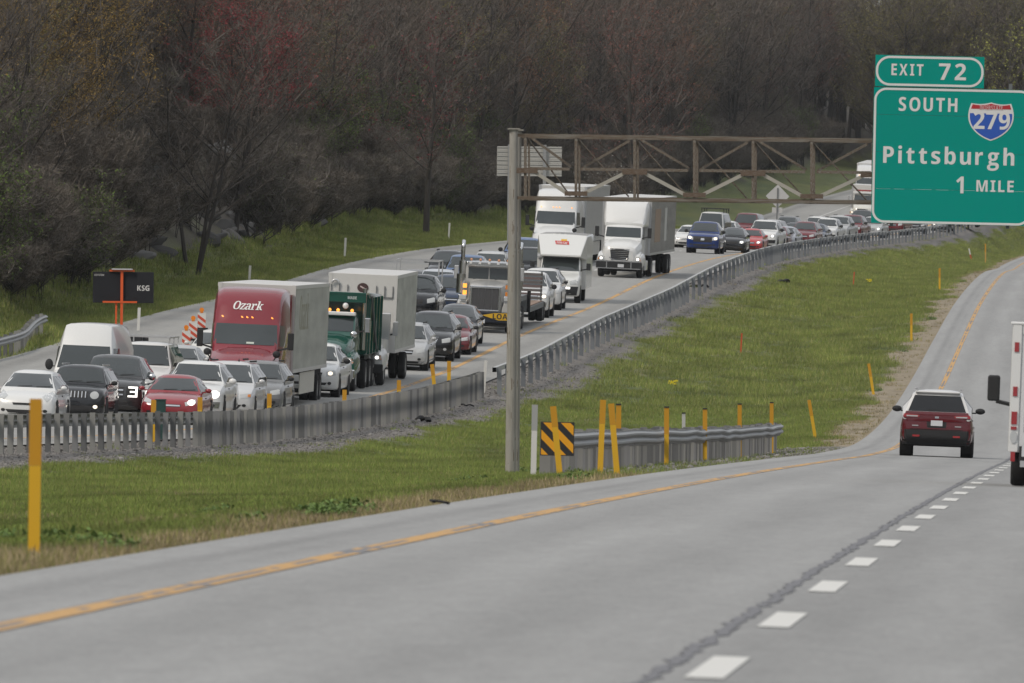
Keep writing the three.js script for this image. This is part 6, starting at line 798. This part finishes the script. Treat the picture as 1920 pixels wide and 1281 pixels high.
// grass: small tufts of blades
function tuft(seed, n, h, spread, cols) { const r = rngOf(seed), o = { p: [], c: [] }; for (let i = 0; i < n; i++) { const a = r() * 6.28, d = Math.sqrt(r()) * spread, b = V(Math.cos(a) * d, -0.02, Math.sin(a) * d), hh = h * (0.45 + 0.75 * r()), w = 0.006 + 0.006 * r(), t = r() * 6.28, side = V(Math.cos(t) * w, 0, Math.sin(t) * w), tip = b.clone().add(V((r() - 0.5) * hh * 0.9, hh, (r() - 0.5) * hh * 0.9)), c = cols[(r() * cols.length) | 0], k = 0.75 + 0.5 * r(); pushTri(o, b.clone().sub(side), b.clone().add(side), tip, c.map((x) => x * k)); } return geoOf(o); }
const bladeMat = std([1, 1, 1], 0.9, 0, { vertexColors: true, side: THREE.DoubleSide });
{
  const r = rngOf(99), greens = [[0.16, 0.215, 0.048], [0.2, 0.245, 0.06], [0.13, 0.18, 0.042], [0.24, 0.24, 0.09]], straws = [[0.34, 0.28, 0.17], [0.28, 0.23, 0.15], [0.17, 0.17, 0.06]];
  const sets = { near: [tuft(1, 30, 0.095, 0.17, greens), []], mid: [tuft(2, 34, 0.12, 0.28, greens), []], far: [tuft(3, 46, 0.18, 0.5, greens), []], straw: [tuft(4, 20, 0.1, 0.16, straws), []] };
  const inFrame = (x, y, Z) => { const q = toPx(x, y, Z); return q[0] > -40 && q[0] < 1960 && q[1] < 1310 && q[1] > 200; };
  const sow = (n, z0, z1, set, pow = 1) => { for (let i = 0; i < n; i++) { const Z = lerp(z0, z1, Math.pow(r(), pow)), xl = Math.max(farX(Z) + FAR_R + 0.3, -0.0445 * Z), xr = Math.min(nearX(Z) - NEAR_L - 0.03, 0.0445 * Z); if (xr <= xl) continue; const x = lerp(xl, xr, r()), y = groundY(x, Z); if (!inFrame(x, y, Z)) continue; const b = bare(x, Z), thin = smooth(0.17, 0.32, fbm(x * 0.35, Z * 0.1, 12)); if (r() < b.gravel * 0.98) continue; const dry = r() < b.straw * 1.05 || r() < thin * 0.5; if (dry && r() < 0.3 + 0.45 * b.straw) continue; const g = fbm(x * 0.5, Z * 0.14, 2); (dry ? sets.straw : sets[set])[1].push([x, y, Z, (0.65 + 0.6 * r()) * (1 + g * 0.8), r() * 6.28, 0.85 + 0.9 * g + 0.25 * r()]); } };
  sow(30000, 72, 210, 'near', 0.8); sow(30000, 200, 430, 'mid'); sow(30000, 420, 1200, 'far', 1.15);
  for (let i = 0; i < 15000; i++) { const Z = lerp(410, 1000, Math.pow(r(), 1.2)), d = 0.3 + r() * (vergeAt(Z) + 1.2 + (Z < 470 ? 6 : 0)), x = farX(Z) - FAR_L - d, y = groundY(x, Z); if (!inFrame(x, y, Z)) continue; const g = fbm(x * 0.5, Z * 0.14, 2); sets.far[1].push([x, y, Z, 0.8 + 0.7 * r() + 0.05 * d, r() * 6.28, 0.85 + 0.8 * g + 0.25 * r()]); }
  for (const [k, [geo, list]] of Object.entries(sets)) { const im = new THREE.InstancedMesh(geo, bladeMat, list.length), m = new THREE.Object3D(), c = new THREE.Color(); im.name = numbered('grass'); tag(im, k === 'straw' ? 'dry straw-coloured grass along the road edge' : k === 'far' ? 'green grass on the verges and far median slope' : 'short green grass of the median', 'grass', null, 'stuff'); list.forEach(([x, y, Z, s, a, t], i) => { m.position.set(x, y, -Z); m.rotation.set(0, a, 0); m.scale.setScalar(s); m.updateMatrix(); im.setMatrixAt(i, m.matrix); im.setColorAt(i, c.setRGB(t, t, t * 0.95)); }); im.castShadow = im.receiveShadow = true; scene.add(im); }
  // broad-leaved weeds along the pavement edge
  const wd = { p: [], c: [] }, rw = rngOf(12); for (let i = 0; i < 150; i++) { const a = rw() * 6.28, d = Math.sqrt(rw()) * 0.28, h = 0.02 + 0.24 * rw() * (1 - d * 2.2), p = V(Math.cos(a) * d, Math.max(0.01, h), Math.sin(a) * d), L = 0.035 + 0.055 * rw(), dir = V(rw() - 0.5, 0.7 * (rw() - 0.35), rw() - 0.5).normalize(), sd = dir.clone().cross(V(rw() - 0.5, rw() + 0.2, rw() - 0.5)).normalize().multiplyScalar(L * 0.36), k = 0.6 + 0.8 * rw(), c = [0.12 * k, 0.19 * k, 0.05 * k], q = p.clone().addScaledVector(dir, L * 0.5), e = p.clone().addScaledVector(dir, L); pushTri(wd, p, q.clone().add(sd), q.clone().sub(sd), c); pushTri(wd, q.clone().add(sd), e, q.clone().sub(sd), c); }
  const spots = []; for (const [px, py, n, sp] of [[40, 1028, 20, 50], [130, 1030, 22, 60], [215, 1038, 8, 25], [400, 972, 16, 40], [470, 985, 6, 20], [610, 968, 18, 30], [670, 962, 16, 35], [900, 912, 16, 60], [985, 893, 16, 40], [1040, 892, 26, 40], [1085, 905, 8, 20], [1690, 660, 6, 10], [1740, 600, 8, 12], [1800, 530, 10, 12], [1640, 735, 6, 15], [1600, 770, 6, 12]]) for (let i = 0; i < n; i++) { const x0 = px + (rw() - 0.5) * 2 * sp, y0 = py - Math.abs(rw() - 0.5) * sp * 0.35, Z = groundHit2(x0, y0), p = at(x0, y0, Z); if (rw() < 0.45) continue; spots.push([p.x, groundY(p.x, Z), Z, 0.35 + 0.5 * rw(), rw() * 6.28]); }
  const im = new THREE.InstancedMesh(geoOf(wd), bladeMat, spots.length), m = new THREE.Object3D(); im.name = 'weeds'; tag(im, 'dark green broad-leaved weeds along the edge of the near road', 'weeds', null, 'stuff'); spots.forEach(([x, y, Z, s, a], i) => { m.position.set(x, y - 0.02, -Z); m.rotation.set(0, a, 0); m.scale.setScalar(s); m.updateMatrix(); im.setMatrixAt(i, m.matrix); }); im.castShadow = im.receiveShadow = true; scene.add(im);
}
{ // loose stones
  const r = rngOf(55), g = new THREE.IcosahedronGeometry(0.5, 0).scale(1, 0.6, 0.85), list = []; for (let i = 0; i < 42000; i++) { const Z = r() < 0.5 ? lerp(255, 460, r()) : r() < 0.45 ? lerp(205, 345, r()) : lerp(440, 900, r()), x = Z < 345 && r() < 0.5 ? nearX(Z) - NEAR_L - r() * 3.2 : farX(Z) + FAR_R + 0.1 + r() * 4, b = bare(x, Z); if (b.gravel < 0.4 || x > nearX(Z) - NEAR_L) continue; list.push([x, groundY(x, Z), Z, 0.03 + 0.07 * r() * r() + (r() < 0.015 ? 0.1 : 0), r() * 6, 0.6 + 0.8 * r()]); }
  const im = new THREE.InstancedMesh(g, std([0.2, 0.192, 0.185], 0.95), list.length), m = new THREE.Object3D(), c = new THREE.Color(); im.name = 'gravel'; tag(im, 'loose grey gravel along the guide rails', 'gravel', null, 'stuff'); list.forEach(([x, y, Z, s, a, t], i) => { m.position.set(x, y + s * 0.12, -Z); m.rotation.set(a, a * 2, 0); m.scale.setScalar(s); m.updateMatrix(); im.setMatrixAt(i, m.matrix); im.setColorAt(i, c.setRGB(t, t, t)); }); im.castShadow = im.receiveShadow = true; scene.add(im);
}
function groundHit2(px, py) { for (let Z = 60; Z < 900; Z += 0.25) { const p = at(px, py, Z); if (p.y <= groundY(p.x, Z)) return Z; } return 300; }
// scraps lying on the verge
[['beside the upper median rail', 1310, 540, 0.5], ['in the grass below the truss', 1467, 531, 0.6], ['on the gravel left of the gantry column', 792, 791, 0.5], ['on the gravel bed under the truck queue', 875, 763, 0.25], ['at the edge of the near road in straw', 828, 948, 0.12]].forEach(([n, px, py, s], i) => { const Z = groundHit2(px, py), p = at(px, py, Z), t = thing('tyre_scrap', `torn black tyre scrap ${n}`, 'debris', 'tyre scraps'); t.position.set(p.x, groundY(p.x, Z) + 0.02, -Z); t.rotation.y = i; const c = new THREE.CatmullRomCurve3([V(-s, 0, 0), V(-s * 0.4, s * 0.25, 0.05), V(s * 0.1, s * 0.1, -0.05), V(s * 0.6, s * 0.35, 0.05), V(s, 0.02, 0)]); part('tread_strip', new THREE.TubeGeometry(c, 12, s * 0.14, 6).scale(1, 0.8, 1.6), M.rubber, t); });
[['in the middle of the median', 1262, 729], ['near the red stake by the sign', 1630, 534]].forEach(([n, px, py], i) => { const Z = groundHit2(px, py), p = at(px, py, Z), t = thing('yellow_flower', `clump of yellow flowers ${n}`, 'flower', 'yellow flowers'); t.position.set(p.x, groundY(p.x, Z), -Z); const r = rngOf(i + 3), o = { p: [], c: [] }, q = { p: [], c: [] }; for (let k = 0; k < 40; k++) { const b = V((r() - 0.5) * 0.25, 0, (r() - 0.5) * 0.2), e = b.clone().add(V((r() - 0.5) * 0.12, 0.15 + 0.15 * r(), 0)); pushTri(o, b, b.clone().add(V(0.012, 0, 0)), e, [0.08, 0.12, 0.03]); pushTri(q, e.clone().add(V(-0.035, 0, 0)), e.clone().add(V(0.035, 0, 0.01)), e.clone().add(V(0, 0.05, 0)), [0.6, 0.5, 0.02]); } part('stems', geoOf(o), bladeMat, t); part('petals', geoOf(q), bladeMat, t); });
renderer.render(scene, camera);
